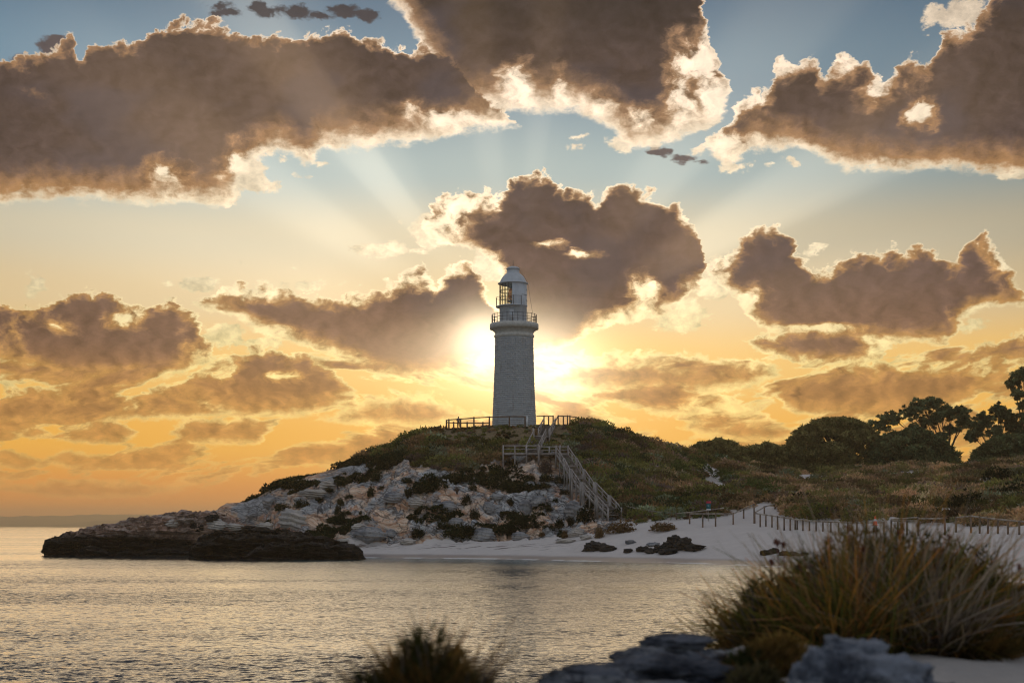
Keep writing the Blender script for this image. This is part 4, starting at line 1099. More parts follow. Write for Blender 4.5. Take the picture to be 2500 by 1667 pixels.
# ------------------------------------------------------------------ leaves and shrubs
def leaf_cloud(c, size, n, leaf, tint, flat=.75, seed=0, dome=True, spread=(.72, 1.06), long=1.6):
    """n three-cornered leaves on lumpy mounds: c (k,3) centres, size (k,3), n (k,) counts, leaf (k,), tint (k,3)"""
    rg = np.random.default_rng(seed)
    k = np.repeat(np.arange(len(c)), n); N_ = len(k)
    d = rg.normal(size=(N_, 3)); d /= np.linalg.norm(d, axis=1)[:, None]
    if dome: d[:, 2] = np.abs(d[:, 2])
    lump = 1 + .22*(vnoise(d[:, 0]*2.6+k*1.7, d[:, 1]*2.6, d[:, 2]*2.6+k, 5)*2-1)
    r = rg.uniform(spread[0], spread[1], N_)*lump
    p = c[k] + d*size[k]*r[:, None]
    L = leaf[k]*rg.uniform(.6, 1.4, N_)
    a = d + rg.normal(size=(N_, 3))*.75; a /= np.linalg.norm(a, axis=1)[:, None]
    b = np.cross(a, rg.normal(size=(N_, 3))); b /= np.linalg.norm(b, axis=1)[:, None]
    v = np.stack([p - b*L[:, None]*.5, p + b*L[:, None]*.5, p + a*L[:, None]*long], 1).reshape(-1, 3)
    t = tint[k]*(rg.uniform(.65, 1.35, N_)[:, None]*rg.uniform(.93, 1.07, (N_, 3)))
    return v, np.arange(N_*3).reshape(-1, 3), np.repeat(t, 3, axis=0)
OLIVE = np.array(lin((78,80,44))); DARK = np.array(lin((40,50,34))); BROWN = np.array(lin((112,90,66))); SAGE = np.array(lin((118,128,108))); SILVER = np.array(lin((150,166,156))); PURP = np.array(lin((96,82,80))); GOLD = np.array(lin((128,106,56)))

# scrub cover: far too many to count, one mass
X_ = []; 
rg = np.random.default_rng(3)
cand = rg.uniform(0, 1, (90000, 2))
cx_d = 560 + cand[:, 0]*2040
fY = np.interp(cx_d, KX, [LAND[k][1][1] for k in KX])-3; cY = fY + cand[:, 1]**.8*(274-fY)
keep = []
clump = fbm(XX*.17, YY*.20, 3, 4, 88) + .12*np.clip((1130-ROW)/80, -1, 1)
for x, Y in zip(cx_d, cY):
    i = int(grid_i(x)); j = int(np.clip(np.searchsorted(gy, Y), 1, ny-1))
    v = veg[i, j]; rr_ = ROW[i, j]
    onrock = False
    if x < 1400 and v < .3 and rock[i, j] > .3 and rr_ < np.interp(x, KX, [LAND[k][1][0] for k in KX]) - 4:
        cl = clump[i, j]
        if cl > .235 and rg.uniform() < .9: onrock = True
    if not onrock and (v < .28 or rg.uniform() > v*.62): continue
    if 1005 < x < 1330 and Y > 221 and rg.uniform() > .45: continue
    # keep the stair line clear
    sxd = np.interp(Y, [182, 187, 192, 197, 203, 209], [1412, 1385, 1352, 1327, 1310, 1291])
    if 181 < Y < 212 and abs(x-sxd) < 17: continue
    if 209 < Y < 214 and 1150 < x < 1310: continue
    if 212 < Y < 229 and abs(x-np.interp(Y, [213, 221, 228], [1222, 1241, 1262])) < 15: continue
    crest = LANDc = np.interp(x, KX, [LAND[k][4][1] for k in KX])
    if Y > crest+8: continue
    keep.append((x, Y, Z[i, j], float(onrock), .42 if 1005 < x < 1330 and Y > 219 else 1.0))
keep = np.array(keep); print('scrub', len(keep))
keep = keep[:16000]
n_ = len(keep)
c = np.stack([(keep[:, 0]-CX)/F*keep[:, 1], keep[:, 1], keep[:, 2]-.1], 1)
sp = fbm(c[:, 0]*.09, c[:, 1]*.09, 0, 3, 51); sp2 = rg.uniform(0, 1, n_)
right = np.clip((keep[:, 0]-1500)/300, 0, 1)
tint = np.where((sp2 < .36)[:, None], OLIVE, np.where((sp2 < .56)[:, None], DARK*1.0, np.where((sp2 < .78)[:, None], BROWN*.75, np.where((sp2 < .90)[:, None], SAGE*.62, PURP*.7))))
w = np.clip(right*.62 + sp*1.5 + (rg.uniform(0, 1, n_)-.5)*.9, 0, 1)[:, None]*np.where(sp2 > .45, 1, .35)[:, None]; tint = tint*(1-w) + (np.array(lin((120,98,78)))*(.7+.5*sp2[:, None]))*w
r = rg.uniform(0, 1.0, n_)**3.0*1.9+.30; r = np.where(keep[:, 3] > .5, r*.62, r)*keep[:, 4]; r = np.where(keep[:, 4] < .9, np.minimum(r, .34), r)
patch = 1 + 1.1*fbm(c[:, 0]*.22, c[:, 1]*.22, 0, 3, 57); tint = np.where((keep[:, 3] > .5)[:, None], DARK*rg.uniform(.7, 1.2, (n_, 1)), tint*2.0*patch[:, None])
size = np.stack([r, r, r*rg.uniform(.45, .8, n_)], 1)
v, f, t = leaf_cloud(c, size, (80+r*120).astype(int), .14+.05*r, tint*1.05, seed=5)
me = mesh_np(v, f); attr(me, 'tint', t)
link('scrub', me, M['leaf'], kind='stuff', label='low coastal heath covering the hilltop and dunes')

def bush_mesh(w, h, tint, seed, n=700, leaf=.13, lobes=5):
    rg = np.random.default_rng(seed)
    c = [(0, 0, 0)]; s = [(w*.36, w*.36, h*.85)]
    for k in range(lobes):
        a = rg.uniform(0, 6.28); d = rg.uniform(.35, .72); c.append((math.cos(a)*w*.5*d, math.sin(a)*w*.4*d, 0)); q = rg.uniform(.38, .62); s.append((w*.5*q, w*.45*q, h*rg.uniform(.55, 1.0)))
    c = np.array(c, float); s = np.array(s); k = len(c)
    vol = s.prod(1)**.5; cnt = (n*vol/vol.sum()).astype(int)+10
    v, f, t = leaf_cloud(c, s, cnt, np.full(k, leaf), np.tile(tint, (k, 1)), seed=seed, spread=(.55, 1.05))
    me = mesh_np(v, f); attr(me, 'tint', t); return me
LANDMARKS = [(1181,860,'the tower'),(1195,1040,'the stair landing'),(672,1190,'the big pale boulder'),(848,1227,'the biggest grey boulder'),(1112,1225,'the broad speckled boulder'),(1208,1167,'the tall grey block'),(1316,1168,'the grey rock dome'),(1412,1190,'the stair foot'),(749,1111,'the cracked pale slab'),(905,1140,'the ribbed outcrop'),(1026,1161,'the streaked outcrop'),(1627,1158,'the teal sign'),(1755,1162,'the path handrail'),(1914,1112,'the slanting dune rail'),(2230,1190,'the shore fence')]
BUSH = [ # x, y, w, h
 (776,1107,36,16,'d'),(754,1122,36,15,'d'),(692,1155,34,22,'d'),(736,1146,34,15,'d'),(646,1162,38,20,'d'),(646,1109,28,20,'o'),(852,1066,26,14,'d'),(892,1068,32,17,'d'),(866,1092,34,28,'d'),(853,1126,28,28,'d'),(877,1118,16,11,'d'),(934,1101,34,16,'d'),
 (938,1128,24,34,'d'),(965,1120,30,22,'d'),(1048,1124,18,18,'p'),(782,1150,22,22,'d'),(776,1168,18,30,'d'),(776,1192,16,22,'d'),(795,1176,27,17,'d'),(802,1138,22,11,'d'),(828,1176,9,15,'d'),(954,1187,22,14,'b'),(960,1221,42,26,'k'),(1015,1206,32,20,'d'),
 (1080,1215,42,28,'k'),(1120,1207,36,12,'d'),(1172,1213,34,32,'k'),(1205,1202,34,24,'k'),(1236,1200,36,24,'k'),(1262,1208,22,18,'d'),(1345,1180,44,46,'k'),(1285,1200,32,28,'k'),(1310,1196,26,22,'k'),(1358,1153,24,24,'k'),(1090,1178,28,28,'k'),(1008,1201,24,16,'d'),
 (1071,1146,26,30,'k'),(1086,1118,22,20,'d'),(1143,1108,48,34,'d'),(1177,1118,28,28,'d'),(1175,1060,24,15,'k'),(1132,1084,42,22,'o'),(1250,1070,40,32,'p'),(1256,1095,40,22,'d'),(1171,1150,22,22,'k'),(1180,1177,18,22,'k'),(1240,1140,26,18,'d'),(1259,1162,18,26,'d'),(1275,1147,18,16,'d'),(1296,1127,22,16,'k'),
 (1295,1226,24,20,'b'),(1245,1224,18,14,'b'),(1420,1208,62,34,'b'),(1380,1222,32,26,'b'),(1522,1206,60,26,'b'),(1040,1096,70,20,'d'),(995,1100,36,16,'d'),(1060,1070,40,20,'p'),(1218,1094,26,18,'d'),(1290,1100,30,22,'d'),(820,1084,16,10,'d'),
 (1002,982,22,16,'o'),(1345,966,46,22,'o'),(1322,962,34,14,'o'),(1412,988,30,22,'k'),(1455,1008,60,26,'o'),(1490,1018,40,20,'o'),(1306,1018,36,18,'s'),(1392,1014,24,14,'s'),(1422,1010,30,16,'s'),(1090,1000,20,10,'s'),(1081,1036,18,14,'s'),(1040,1046,16,10,'s'),(1003,1050,14,10,'s'),
 (1449,1156,48,26,'s'),(1641,1157,24,14,'s'),(1675,1149,20,12,'s'),(1600,1163,24,18,'s'),(1578,1165,16,14,'s'),(1738,1138,36,22,'s'),(1847,1156,34,22,'s'),(1880,1160,14,11,'S'),(1932,1165,26,18,'S'),(1958,1158,26,22,'S'),(1950,1174,30,22,'S'),(1968,1170,24,20,'S'),
 (1745,1120,74,34,'g'),(1700,1140,60,26,'g'),(1590,1060,50,26,'g'),(1545,1075,60,30,'g'),(1665,1088,46,20,'g'),(1680,1100,44,22,'g'),(1520,1112,46,26,'o'),(1806,1094,40,24,'s'),(1868,1098,26,14,'s'),(2030,1086,22,18,'s'),(1835,1145,70,26,'k'),(2225,1150,60,36,'k'),(2330,1130,60,40,'k'),(2290,1090,70,30,'k'),(2140,1110,60,20,'b'),(2040,1108,70,22,'b'),(1985,1122,60,26,'b'),(2100,1150,60,20,'b'),(2060,1176,50,18,'b'),(2322,1118,40,20,'s'),(1560,1142,50,22,'k'),(1640,1132,60,20,'k')]
KT = {'d': (DARK, 'dark green bush'), 'k': (DARK*.62, 'blackish green cushion bush'), 'o': (OLIVE, 'olive bush'), 'b': (BROWN, 'reddish brown bush'), 'p': (PURP, 'purplish twiggy bush'), 's': (SAGE, 'sage grey bush'), 'S': (SILVER, 'silvery round bush'), 'g': (np.array(lin((84,98,56))), 'mid green domed bush')}
protos = {}
for kd, (tn, nm) in KT.items():
    protos[kd] = [bush_mesh(1.0, .62, tn, 100+i*7+ord(kd), n=900, leaf=.055 if kd != 'S' else .04, lobes=[4, 6, 7][i]) for i in range(3)]
# labels: kind, side and nearest landmark, ranked when several share them
ents = []
for k, b in enumerate(BUSH):
    x, y, w, h, kd = b
    x0, y0, nm = min(LANDMARKS, key=lambda q: math.hypot((q[0]-x)/1.0, (q[1]-y)*1.2))
    dx_, dy_ = x-x0, y-y0
    side = ('right of' if dx_ > 0 else 'left of') if abs(dx_) > abs(dy_)*1.3 else ('above' if dy_ < 0 else 'below')
    ents.append([k, KT[kd][1], side, nm, math.hypot(dx_, dy_*1.2)])
ordn = ['closest', 'second closest', 'third closest', 'fourth closest', 'fifth closest', 'sixth closest', 'seventh closest', 'eighth closest', 'ninth closest', 'tenth closest']
for e in ents:
    same = sorted([q for q in ents if q[1:4] == e[1:4]], key=lambda q: q[4]); rk = same.index(e)
    x, y, w, h, kd = BUSH[e[0]]
    lb = f"{e[1]} {e[2]} {e[3]}" + ('' if len(same) == 1 else f", {ordn[rk]} to it")
    g = ground(x, min(y+h*.42, 1236)) if not (y < 990) else None
    if g is None: g = at(x, y+h*.5, float(np.interp(x, KX, [LAND[k][4][1] for k in KX]))); g.z = min(g.z, height(x, g.y)+.05)
    s = g.y/F
    o = link('bush', protos[kd][e[0] % 3], M['leaf'], None, lb, 'bush', KT[kd][1] + ' plants on the slope')
    o.location = (g.x, g.y+.15, g.z-.08); big_ = 1.25 if x > 1480 and kd in 'gsSk' else 1.0; o.scale = (w*s*1.12*big_, w*s*1.0, h*s*1.55*big_); o.rotation_euler = (0, 0, random.uniform(0, 6.28) if w < h*1.4 or True else 0)

# ------------------------------------------------------------------ trees
M['tree_leaf'] = leafmat('tree_leaves', 1.0, .22)
def tree(label, base, blobs, Y, tint, leafs, leaf, trunk_r=.25, dome=False, group='trees on the dune ridge', lean=0.0, cat='tree', name='tree', limbs=True, spread=(.5, 1.05), seed=1, per=None):
    """blobs in photo px: (x, y, rx, ry[, depth offset m])"""
    gx_, gY = base[0], Y
    b = at(base[0], base[1], Y); b.z = min(b.z, height(min(base[0], 2690), Y)+.0)-.2
    root = thing(name, label, cat, tuple(b), group); s = Y/F
    rg = np.random.default_rng(seed)
    C_ = []; S_ = []
    for q in blobs:
        p = at(q[0], q[1], Y)-b; C_.append((p.x, (q[4] if len(q) > 4 else rg.uniform(-1.2, 1.2)), p.z)); S_.append((q[2]*s, q[2]*s*.9, q[3]*s))
    # each blob is a bunch of smaller leaf clumps
    cc = []; ss = []
    for c0, s0 in zip(C_, S_):
        m_ = max(8, int(13*s0[0])) if per is None else int(per*s0[0]*2.6)
        for j in range(m_):
            d = rg.normal(size=3); d /= np.linalg.norm(d)
            q = rg.uniform(.3, 1.0) if per is None else rg.uniform(.25, 1.3)
            cc.append(np.array(c0)+d*np.array(s0)*q); e = rg.uniform(.24, .46)*min(s0[0], 2.2) if per is None else rg.uniform(.22, .48); ss.append((e, e, e*.62))
    cc = np.array(cc); ss = np.array(ss); k = len(cc); cnt = np.full(k, max(12, leafs//k))
    tt = np.tile(tint, (k, 1))*rg.uniform(.5, 1.6, (k, 1))
    v, f, t = leaf_cloud(cc, ss, cnt, np.full(k, leaf), tt, seed=seed, dome=False, spread=(.3, 1.1))
    me = mesh_np(v, f); attr(me, 'tint', t)
    link('crown', me, M['tree_leaf'], root)
    tr = MB(); fork = Vector((lean*.4, 0, max(.6, (np.array(C_)[:, 2].mean())*.30)))
    tr.tube([(0, 0, -.5), (lean*.15, 0, fork.z*.5), tuple(fork)], [trunk_r*1.25, trunk_r, trunk_r*.8], 9)
    tk_ = link('trunk', tr.mesh(True), M['bark'], root)
    if limbs:
        for c0, s0 in zip(C_, S_):
            c0 = Vector(c0); mid = fork.lerp(c0, .5)+Vector((rg.uniform(-.3, .3), rg.uniform(-.3, .3), rg.uniform(-.1, .5)))
            lb = MB(); lb.tube([fork, mid, c0], [trunk_r*.55, trunk_r*.34, trunk_r*.14], 7)
            for j in range(5):
                d = Vector(rg.normal(size=3)); d.normalize(); e = c0+Vector((d.x*s0[0], d.y*s0[1], abs(d.z)*s0[2]))*.85
                st_ = mid.lerp(c0, rg.uniform(.1, .95)); lb.tube([st_, st_.lerp(e, .5)+Vector((0, 0, .15)), e], [trunk_r*.17, trunk_r*.1, trunk_r*.04], 5)
            link('limb', lb.mesh(True), M['bark'], root)
    return root
TG = np.array(lin((122,116,76))); TD = np.array(lin((94,102,72))); TE = np.array(lin((100,112,82)))
def arch(x0, x1, yt, yb, n, rx, ry, seed, pw=.5):
    rg = np.random.default_rng(seed); out = []
    for k in range(n):
        u = rg.uniform(-1, 1); top = yt+(yb-yt)*(1-(1-abs(u)**2.4)**pw); y = top + ry*.8 + rg.uniform(0, 1)*(yb-top-ry*.6)
        out.append((x0+(x1-x0)*(u+1)/2, min(y, yb), rx*rg.uniform(.7, 1.2), ry*rg.uniform(.7, 1.2), rg.uniform(-3.5, 1.5)*(1-abs(u)*.6)))
    for k in range(int(n*.8)):
        u = -1+2*(k+.5)/int(n*.8); top = yt+(yb-yt)*(1-(1-abs(u)**2.4)**pw)
        out.append((x0+(x1-x0)*(u+1)/2, top+ry*.7+rg.uniform(-3, 3), rx*.8, ry*.8, 0))
    return out
tree('low spreading tree left of the glowing gap in the tree line', (1640,1090), arch(1576,1716,1012,1084,36,22,13,1), 262, TG, 130000, .28, .22, seed=11)
tree('low spreading tree between the glowing gap and the big round tree', (1770,1096), arch(1690,1830,1020,1088,34,20,12,2), 264, TG, 50000, .26, .22, seed=12)
tree('big round dense tree, broadest on the ridge', (1925,1092), arch(1806,2036,962,1086,60,25,15,3), 262, TG*.95, 130000, .28, .38, seed=13)
tree('dark round tree in front of the airy gum', (2095,1086), arch(1996,2190,988,1082,50,24,15,4), 260, TD, 90000, .28, .34, seed=14)
tree('airy gum tree with a spreading crown and open branches behind the dark round tree', (2178,1072), [(2024,973,20,16),(2052,960,22,14),(2088,948,22,15),(2112,930,24,14),(2140,924,20,12),(2158,952,22,14),(2130,968,22,13),(2182,946,24,14),(2212,950,22,16),(2222,968,16,12),(2100,985,18,10),(2190,985,16,10),(2165,1000,14,9)], 268, TE, 42000, .20, .34, lean=-.6, seed=15, per=10)
tree('slender gum tree with ragged crown left of the tall gum', (2290,1070), [(2248,985,18,14),(2262,962,20,13),(2290,940,20,12),(2312,955,20,14),(2330,975,18,14),(2280,990,18,12),(2236,1000,14,10),(2340,1000,20,16)], 262, TE*.9, 30000, .20, .26, seed=16, per=10)
tree('tall gum tree cut off by the right edge of the view', (2362,1070), [(2330,880,16,12),(2345,862,20,13),(2372,858,24,16),(2338,905,14,10),(2352,930,16,10),(2385,900,24,18),(2400,950,26,20),(2360,960,18,10)], 258, TE, 32000, .20, .34, seed=17, per=10)
tree('dark dense tree at the right edge below the gums', (2320,1072), arch(2244,2440,1000,1064,40,26,15,6), 254, TD, 80000, .28, .3, seed=18)

# ------------------------------------------------------------------ the ledge the camera stands on
nxg = np.arange(500, 3100, 6.0); nyg = np.concatenate([np.arange(1.2, 14, .045)])
AX = (nxg[:, None]-CX)/F*nyg[None, :]; AY = np.broadcast_to(nyg[None, :], AX.shape); XG = np.broadcast_to(nxg[:, None], AX.shape)
# distance at which the ledge breaks off towards the sea, per bearing
edge = np.interp(XG, [500, 900, 1200, 1255, 1400, 1600, 1700, 1820, 2100, 2352, 2700, 3100], [3.9, 4.0, 4.6, 6.0, 6.8, 7.4, 8.3, 9.0, 9.6, 9.6, 9.6, 9.6])
topz = np.interp(XG, [500, 1000, 1200, 1300, 1640, 1700, 1850, 2060, 2352, 3100], [3.26, 3.28, 3.24, 3.2, 3.30, 3.34, 3.40, 3.37, 3.35, 3.32])
slope = np.interp(XG, [500, 1600, 1900, 3100], [0, .0, .012, .010])
H_ = topz - (edge-AY)*slope*1.2
H_ += .035*fbm(AX*1.1, AY*1.1, 0, 4, 71) + .018*fbm(AX*5, AY*5, 0, 3, 72)
fall = np.clip((AY-edge)/1.1, 0, 1); H_ = H_ - fall**1.3*5.0
rocky = np.interp(XG, [500, 1640, 1690, 1780, 1900, 1985], [1, 1, .45, .35, .3, .0])
rocky = np.clip(np.maximum(rocky, fall*3), 0, 1)
H_ += rocky*(.06*fbm(AX*2.2, AY*2.2, 0, 5, 73, ridged=True))*np.where(XG > 1240, 1, .4)
idx = np.arange(H_.size).reshape(H_.shape)
faces = np.stack([idx[:-1, :-1], idx[1:, :-1], idx[1:, 1:], idx[:-1, 1:]], -1).reshape(-1, 4)
me = mesh_np(np.stack([AX, AY, H_], -1).reshape(-1, 3), faces, True); attr(me, 'rock', rocky.ravel())
m = newmat('near_sand'); p = wpos(); rk = gattr('rock')
n1 = gnoise(p, 2.2, 5, .6); n2 = gnoise(p, 14, 5, .65); n3 = gnoise(p, 60, 3, .6)
sd_ = mix(n1, lin((150,144,140)), lin((178,170,164))); sd_ = vscale(sd_, .85+(n2-.5)*.3)
rc = mix(smooth(n1, .4, .6), lin((88,92,98)), lin((140,142,146))); rc = mix(smooth(n2, .5, .38)*.7, rc, lin((46,46,50)))
c = mix(smooth(rk+(n1-.5)*1.2, .5, .62), sd_, rc)
finish(pbsdf(c, .95, n2*.5+n1*.6+n3*.15, .8, .05, spec=.2))
link('sand_ledge', me, m, kind='structure')
def near_h(x, Y):
    i = int(np.clip((x-500)/6, 0, len(nxg)-1)); return float(np.interp(Y, nyg, H_[i]))

def near_rock(label, parts, seed, mat='near_rock'):
    """parts: (x, y, halfw, halfh, Y) in photo px"""
    b = at(parts[0][0], parts[0][1], parts[0][4]); vs = []; fs = []; n = 0
    for k, (x, y, rw_, rh, Y) in enumerate(parts):
        c = at(x, y, Y)-b; s = Y/F
        me = boulder_mesh((rw_*s, rw_*s*.8, rh*s), seed+k, sub=ICO4, strat=.035, rough=.8)
        a = np.empty(len(me.vertices)*3); me.vertices.foreach_get('co', a); a = a.reshape(-1, 3)
        wv = a/s/40
        a = a*(1+.17*fbm(wv[:, 0], wv[:, 1], wv[:, 2]*2, 5, seed+k, ridged=True)[:, None])+np.array(c)
        vs.append(a); fs.append(ICO4[1]+n); n += len(a); bpy.data.meshes.remove(me)
    return link('foreground_rock', mesh_np(np.concatenate(vs), np.concatenate(fs), True), M[mat], None, label, 'rock', 'rocks on the near ledge', loc=tuple(b))
near_rock('dark knobbly rock crest at the bottom of the view left of the big bush', [(1552,1482,78,30,6.15),(1600,1512,60,30,6.1),(1470,1512,66,26,6.05),(1520,1540,110,40,5.95),(1440,1545,70,30,5.9),(1620,1560,90,40,5.9)], 5, 'near_dark_rock')
near_rock('low dark rock at the bottom edge nearest the water', [(1350,1548,66,26,5.6),(1290,1572,50,34,5.5),(1400,1575,80,36,5.5),(1480,1600,120,50,5.4)], 25, 'near_dark_rock')
near_rock('pale ledge rock sloping between the dark crest and the bush', [(1670,1560,140,64,6.6),(1760,1540,100,40,7.0)], 35, 'grey_rock')
near_rock('large blue-grey slab in the bottom right under the bush', [(1935,1556,120,90,5.7),(1890,1610,90,110,5.4),(2030,1600,150,88,5.5),(2120,1640,160,80,5.3)], 45, 'near_rock')

# ------------------------------------------------------------------ near bushes: thousands of narrow leaves on arching stems
def blades(c, n, length, spreadr, tint_f, seed, droop=.35, width=.006, up=(.2, 1.0), segs=4, bias=(0, 0)):
    rg = np.random.default_rng(seed)
    az_ = rg.uniform(0, 2*np.pi, n); r0 = np.sqrt(rg.uniform(0, 1, n))*spreadr
    p = np.stack([c[0]+np.cos(az_)*r0, c[1]+np.sin(az_)*r0*.7, np.full(n, c[2])], 1)
    tilt = np.clip(r0/spreadr*.75 + rg.normal(0, .22, n), -.3, 1.25)
    d = np.stack([np.cos(az_)*np.sin(tilt)+bias[0], np.sin(az_)*np.sin(tilt)*.8+bias[1], np.cos(tilt)], 1); d /= np.linalg.norm(d, axis=1)[:, None]
    L = length*rg.uniform(.30, 1.08, n)*(1+.30*(vnoise(p[:, 0]*9, p[:, 1]*9, p[:, 2]*0, seed)*2-1))
    side = np.cross(d, rg.normal(size=(n, 3))); side /= np.linalg.norm(side, axis=1)[:, None]
    bend = rg.uniform(.3, 1, n)*droop
    wob = rg.normal(0, .17, (n, 3)); kink = rg.normal(0, .05, (n, 3))
    V = []
    for k in range(segs+1):
        t = k/segs; q = p + d*(L*t)[:, None]; q[:, 2] -= bend*L*t**2.2; q[:, 0] += np.cos(az_)*bend*L*t**2*.45; q += wob*(t**2)*L[:, None] + kink*math.sin(t*5)*L[:, None]
        w_ = width*(1-t*.75)*rg.uniform(.7, 1.3, n); V.append(q-side*w_[:, None]); V.append(q+side*w_[:, None])
    V = np.stack(V, 1); K = V.shape[1]
    f = np.array([[2*k, 2*k+1, 2*k+3, 2*k+2] for k in range(segs)]); F_ = (np.arange(n)[:, None, None]*K+f[None]).reshape(-1, 4)
    base, tip = tint_f(rg, n)
    T = np.stack([base*(1-k/segs)+tip*(k/segs) for k in range(segs+1) for _ in (0, 1)], 1)
    return V.reshape(-1, 3), F_, T.reshape(-1, 3), V[:, -1]
def tf(pal, tips, kk=1.0):
    pal = [np.array(lin(q)) for q in pal]; tips = [np.array(lin(q)) for q in tips]
    def g(rg, n):
        b = np.array(pal)[rg.integers(0, len(pal), n)]*rg.uniform(.6, 1.3, (n, 1))*kk; t = np.array(tips)[rg.integers(0, len(tips), n)]*rg.uniform(.6, 1.3, (n, 1))*kk
        return b, t
    return g
green = tf([(60,66,36),(48,56,34),(82,84,44),(70,62,40)], [(96,96,48),(120,104,56),(140,112,76),(86,92,48)])
rusty = tf([(84,68,44),(66,58,36),(112,84,54)], [(176,118,58),(150,104,70),(134,112,84),(186,136,70)])
grey_ = tf([(92,84,78),(112,102,96),(70,62,58)], [(150,138,130),(126,112,104)])
dark_ = tf([(44,42,26),(58,52,30),(38,40,28)], [(70,64,36),(110,80,46),(84,66,44)])
def near_bush(name, label, tufts, Y0, seed, cat='bush', stems=60, flowers=(), heart=None, heart_n=5200):
    b = at(tufts[0][0], tufts[0][1], Y0); root = thing(name, label, cat, tuple(b))
    vs = {}; 
    for k, (x, y, Y, n, L, sr, tf_, dr, bias, wd) in enumerate(tufts):
        c = at(x, y, Y)-b
        v, f, t, tips = blades((c.x, c.y, c.z-.03), n, L, sr, tf_, seed+k, dr, wd, bias=bias)
        e = vs.setdefault('foliage', [[], [], [], 0]); e[0].append(v); e[1].append(f+e[3]); e[2].append(t); e[3] += len(v)
    e = vs['foliage']; me = mesh_np(np.concatenate(e[0]), np.concatenate(e[1])); attr(me, 'tint', np.concatenate(e[2])); link('foliage', me, M['blade'], root)
    if heart is not None:
        hc = []; hs = []; 
        for (x, y, Y, rx, rz) in heart: c = at(x, y, Y)-b; hc.append((c.x, c.y, c.z-.05)); hs.append((rx, rx*.8, rz))
        hs = [(a_*1.0, b_, c_) for a_, b_, c_ in hs]; kk = len(hc); pal = np.array([lin((58,58,34)), lin((84,68,42)), lin((46,50,32)), lin((104,86,52)), lin((70,66,50))])
        v, f, t = leaf_cloud(np.array(hc), np.array(hs), np.full(kk, heart_n), np.full(kk, .013), pal[np.arange(kk) % 5], seed=seed+7, spread=(.30, 1.12), long=4.2)
        me = mesh_np(v, f); attr(me, 'tint', t); link('leaves', me, M['blade'], root)
    rg = np.random.default_rng(seed+50); sm = MB()
    for k in range(stems):
        woody = [q for q in tufts if abs(q[2]-Y0) < 1.0]; x, y, Y, n, L, sr, tf_, dr, bias, wd = woody[k % len(woody)]
        c = at(x, y, Y)-b; a = rg.uniform(0, 6.28); q = Vector((math.cos(a)*sr*.6, math.sin(a)*sr*.4, 0)); tp = c+q*1.9+Vector((bias[0]*L*.6, 0, L*rg.uniform(.5, .95)))
        sm.tube([c+q*.4-Vector((0,0,.05)), (c+q*.4).lerp(tp, .5)+Vector((rg.uniform(-.03, .03), 0, .02)), tp], [.006, .004, .002], 5)
    link('stems', sm.mesh(True), M['bark'], root)
    for (x, y, Y, r) in flowers:
        c = at(x, y, Y)-b; fl = MB(); 
        for j in range(26):
            d = Vector(rg.normal(size=3)).normalized(); fl.bar(c, c+d*r, .004, .004)
        st_ = c-Vector((rg.uniform(-.03, .03), 0, .30)); fl.tube([c, c.lerp(st_, .5)+Vector((.01, 0, 0)), st_], [.003, .003, .004], 5)
        link('seed_head', fl.mesh(), M['seed'], root)
    return root
M['seed'] = simple('seed_head', lin((120,70,52)), .9, .3, 9, .2)
Yb = 8.0
T = []
#          x     y    Y    n    L    sr  tint droop bias width
TOPX = [1660,1700,1740,1800,1850,1890,1940,2000,2060,2130,2200,2250,2300,2352,2420]; TOPY = [1440,1350,1318,1318,1300,1246,1208,1186,1212,1196,1236,1270,1300,1330,1380]
for k in range(22):
    xk = 1735+k*31+rng.uniform(-12, 12); yb_ = 1490+rng.uniform(-12, 20); L_ = (yb_-np.interp(xk, TOPX, TOPY))*8.0/F*1.02
    T += [(xk, yb_, 7.9+rng.uniform(-.35, .4), 420, float(L_*rng.uniform(.8, 1.05)), .13, [green, rusty, green, grey_, green][k % 5], .24, (float(rng.uniform(-.30, .30)+(xk-2020)*.0007), 0), .0062)]
T += [(1765,1572,6.0,500,.24,.12,dark_,.5,(-.1,-.1),.0042),(1720,1578,5.9,400,.19,.10,dark_,.5,(-.1,-.1),.0042),(1800,1556,6.3,400,.24,.12,green,.45,(.05,0),.0042)]
T += [(1830,1500,7.9,600,.38,.18,green,.34,(-.05,0),.0050),(1950,1490,8.1,1500,.60,.24,green,.30,(-.06,0),.0055),(2060,1480,8.2,1500,.60,.26,green,.30,(.03,0),.0055),
      (2170,1478,8.1,1400,.58,.24,green,.34,(.14,0),.0055),(2280,1480,8.0,1200,.42,.20,green,.45,(.30,0),.0055),(2000,1490,8.3,700,.68,.24,rusty,.14,(.0,0),.005),
      (2120,1480,8.3,700,.64,.22,rusty,.16,(.03,0),.005),(1960,1490,8.0,300,.68,.14,grey_,.12,(-.05,0),.005),
      (2150,1500,7.7,420,.34,.12,grey_,.35,(-.1,-.1),.005),(1775,1510,7.8,700,.32,.16,dark_,.35,(-.08,0),.0045),(1750,1540,7.6,500,.26,.14,dark_,.4,(-.10,0),.0045),
      (1880,1530,7.6,1300,.32,.24,dark_,.5,(-.1,-.1),.0055),(2230,1500,7.6,900,.30,.20,dark_,.5,(.3,-.1),.0055),(2350,1490,8.0,900,.30,.22,green,.5,(.3,0),.0055)]
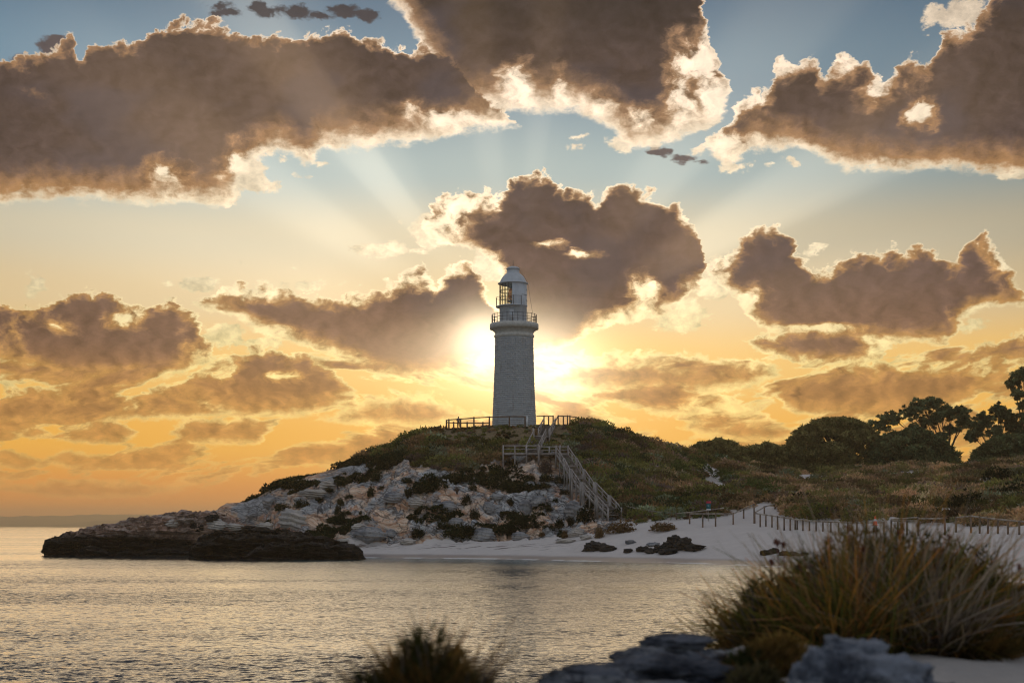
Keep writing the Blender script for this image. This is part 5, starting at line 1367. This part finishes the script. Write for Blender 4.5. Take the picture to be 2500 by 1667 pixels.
near_bush('big_bush', 'large wispy olive and rust bush filling the lower right foreground', T, 8.0, 900, stems=120, heart=[(1765,1500,7.8,.18,.36),(1840,1490,7.9,.22,.40),(1900,1490,8.0,.22,.52),(1960,1488,8.1,.24,.62),(2030,1485,8.1,.24,.64),(2110,1480,8.1,.24,.62),(2180,1480,8.0,.24,.56),(2250,1480,8.0,.22,.46),(2320,1482,8.0,.20,.36),(1790,1545,7.6,.16,.28),(1880,1520,7.7,.22,.34),(1980,1505,7.8,.24,.40),(2090,1500,7.8,.24,.38),(2240,1500,7.7,.20,.28),(1725,1525,7.7,.10,.24),(2380,1485,8.0,.20,.28),(1755,1572,6.0,.13,.20),(1712,1575,5.95,.10,.16),(1795,1555,6.3,.12,.20),(1735,1600,5.6,.11,.14)],
          flowers=[(1784,1244,7.9,.022),(1798,1250,7.9,.018),(1772,1290,7.9,.02),(1840,1300,7.9,.02),(2340,1300,7.9,.02),(2010,1215,8.2,.02),(1905,1240,8.0,.018),(1950,1212,8.0,.022),(2065,1220,8.0,.02),(2110,1205,8.1,.02),(2180,1232,8.0,.02),(2240,1268,8.0,.02),(2300,1300,8.0,.018),(1860,1300,7.9,.02),(1825,1330,7.8,.016),(1985,1260,7.8,.022),(2090,1290,7.8,.02),(2150,1262,7.9,.018),(1712,1400,7.8,.018),(1690,1440,7.8,.018)])
near_bush('twiggy_shrub', 'thin twiggy shrub at the left edge of the big bush against the water', [(1760,1510,7.7,120,.40,.08,dark_,.15,(-.35,0),.005),(1735,1530,7.7,90,.34,.08,dark_,.15,(-.55,0),.005)], 7.7, 930, stems=26)
near_bush('small_bush', 'small dark blurred bush at the bottom edge against the bright water', [(990,1640,4.3,700,.27,.085,dark_,.10,(.05,0),.0032),(890,1650,4.25,500,.22,.075,dark_,.2,(-.3,0),.003),(1060,1655,4.25,400,.21,.06,dark_,.2,(.35,0),.003),(985,1640,4.4,300,.35,.05,rusty,.08,(0,0),.002),(850,1670,4.25,400,.13,.05,dark_,.3,(-.2,0),.003)], 4.3, 960, stems=60, heart=[(985,1640,4.3,.10,.25),(930,1645,4.3,.09,.20),(870,1650,4.25,.08,.15),(1040,1645,4.3,.08,.20),(1080,1650,4.25,.06,.14)], heart_n=2600)

# ------------------------------------------------------------------ sea air
mb = MB(); mb.box((0, 3900, 41.0), (9000, 8200, 98.0))
m = newmat('sea_haze')
pv = node('ShaderNodeVolumePrincipled'); plug(pv.inputs['Color'], (1.0, .84, .60)); plug(pv.inputs['Density'], .00022); plug(pv.inputs['Anisotropy'], .65)
o_ = node('ShaderNodeOutputMaterial'); G.tree.links.new(pv.outputs[0], o_.inputs['Volume'])
link('haze', mb.mesh(), m, kind='stuff')
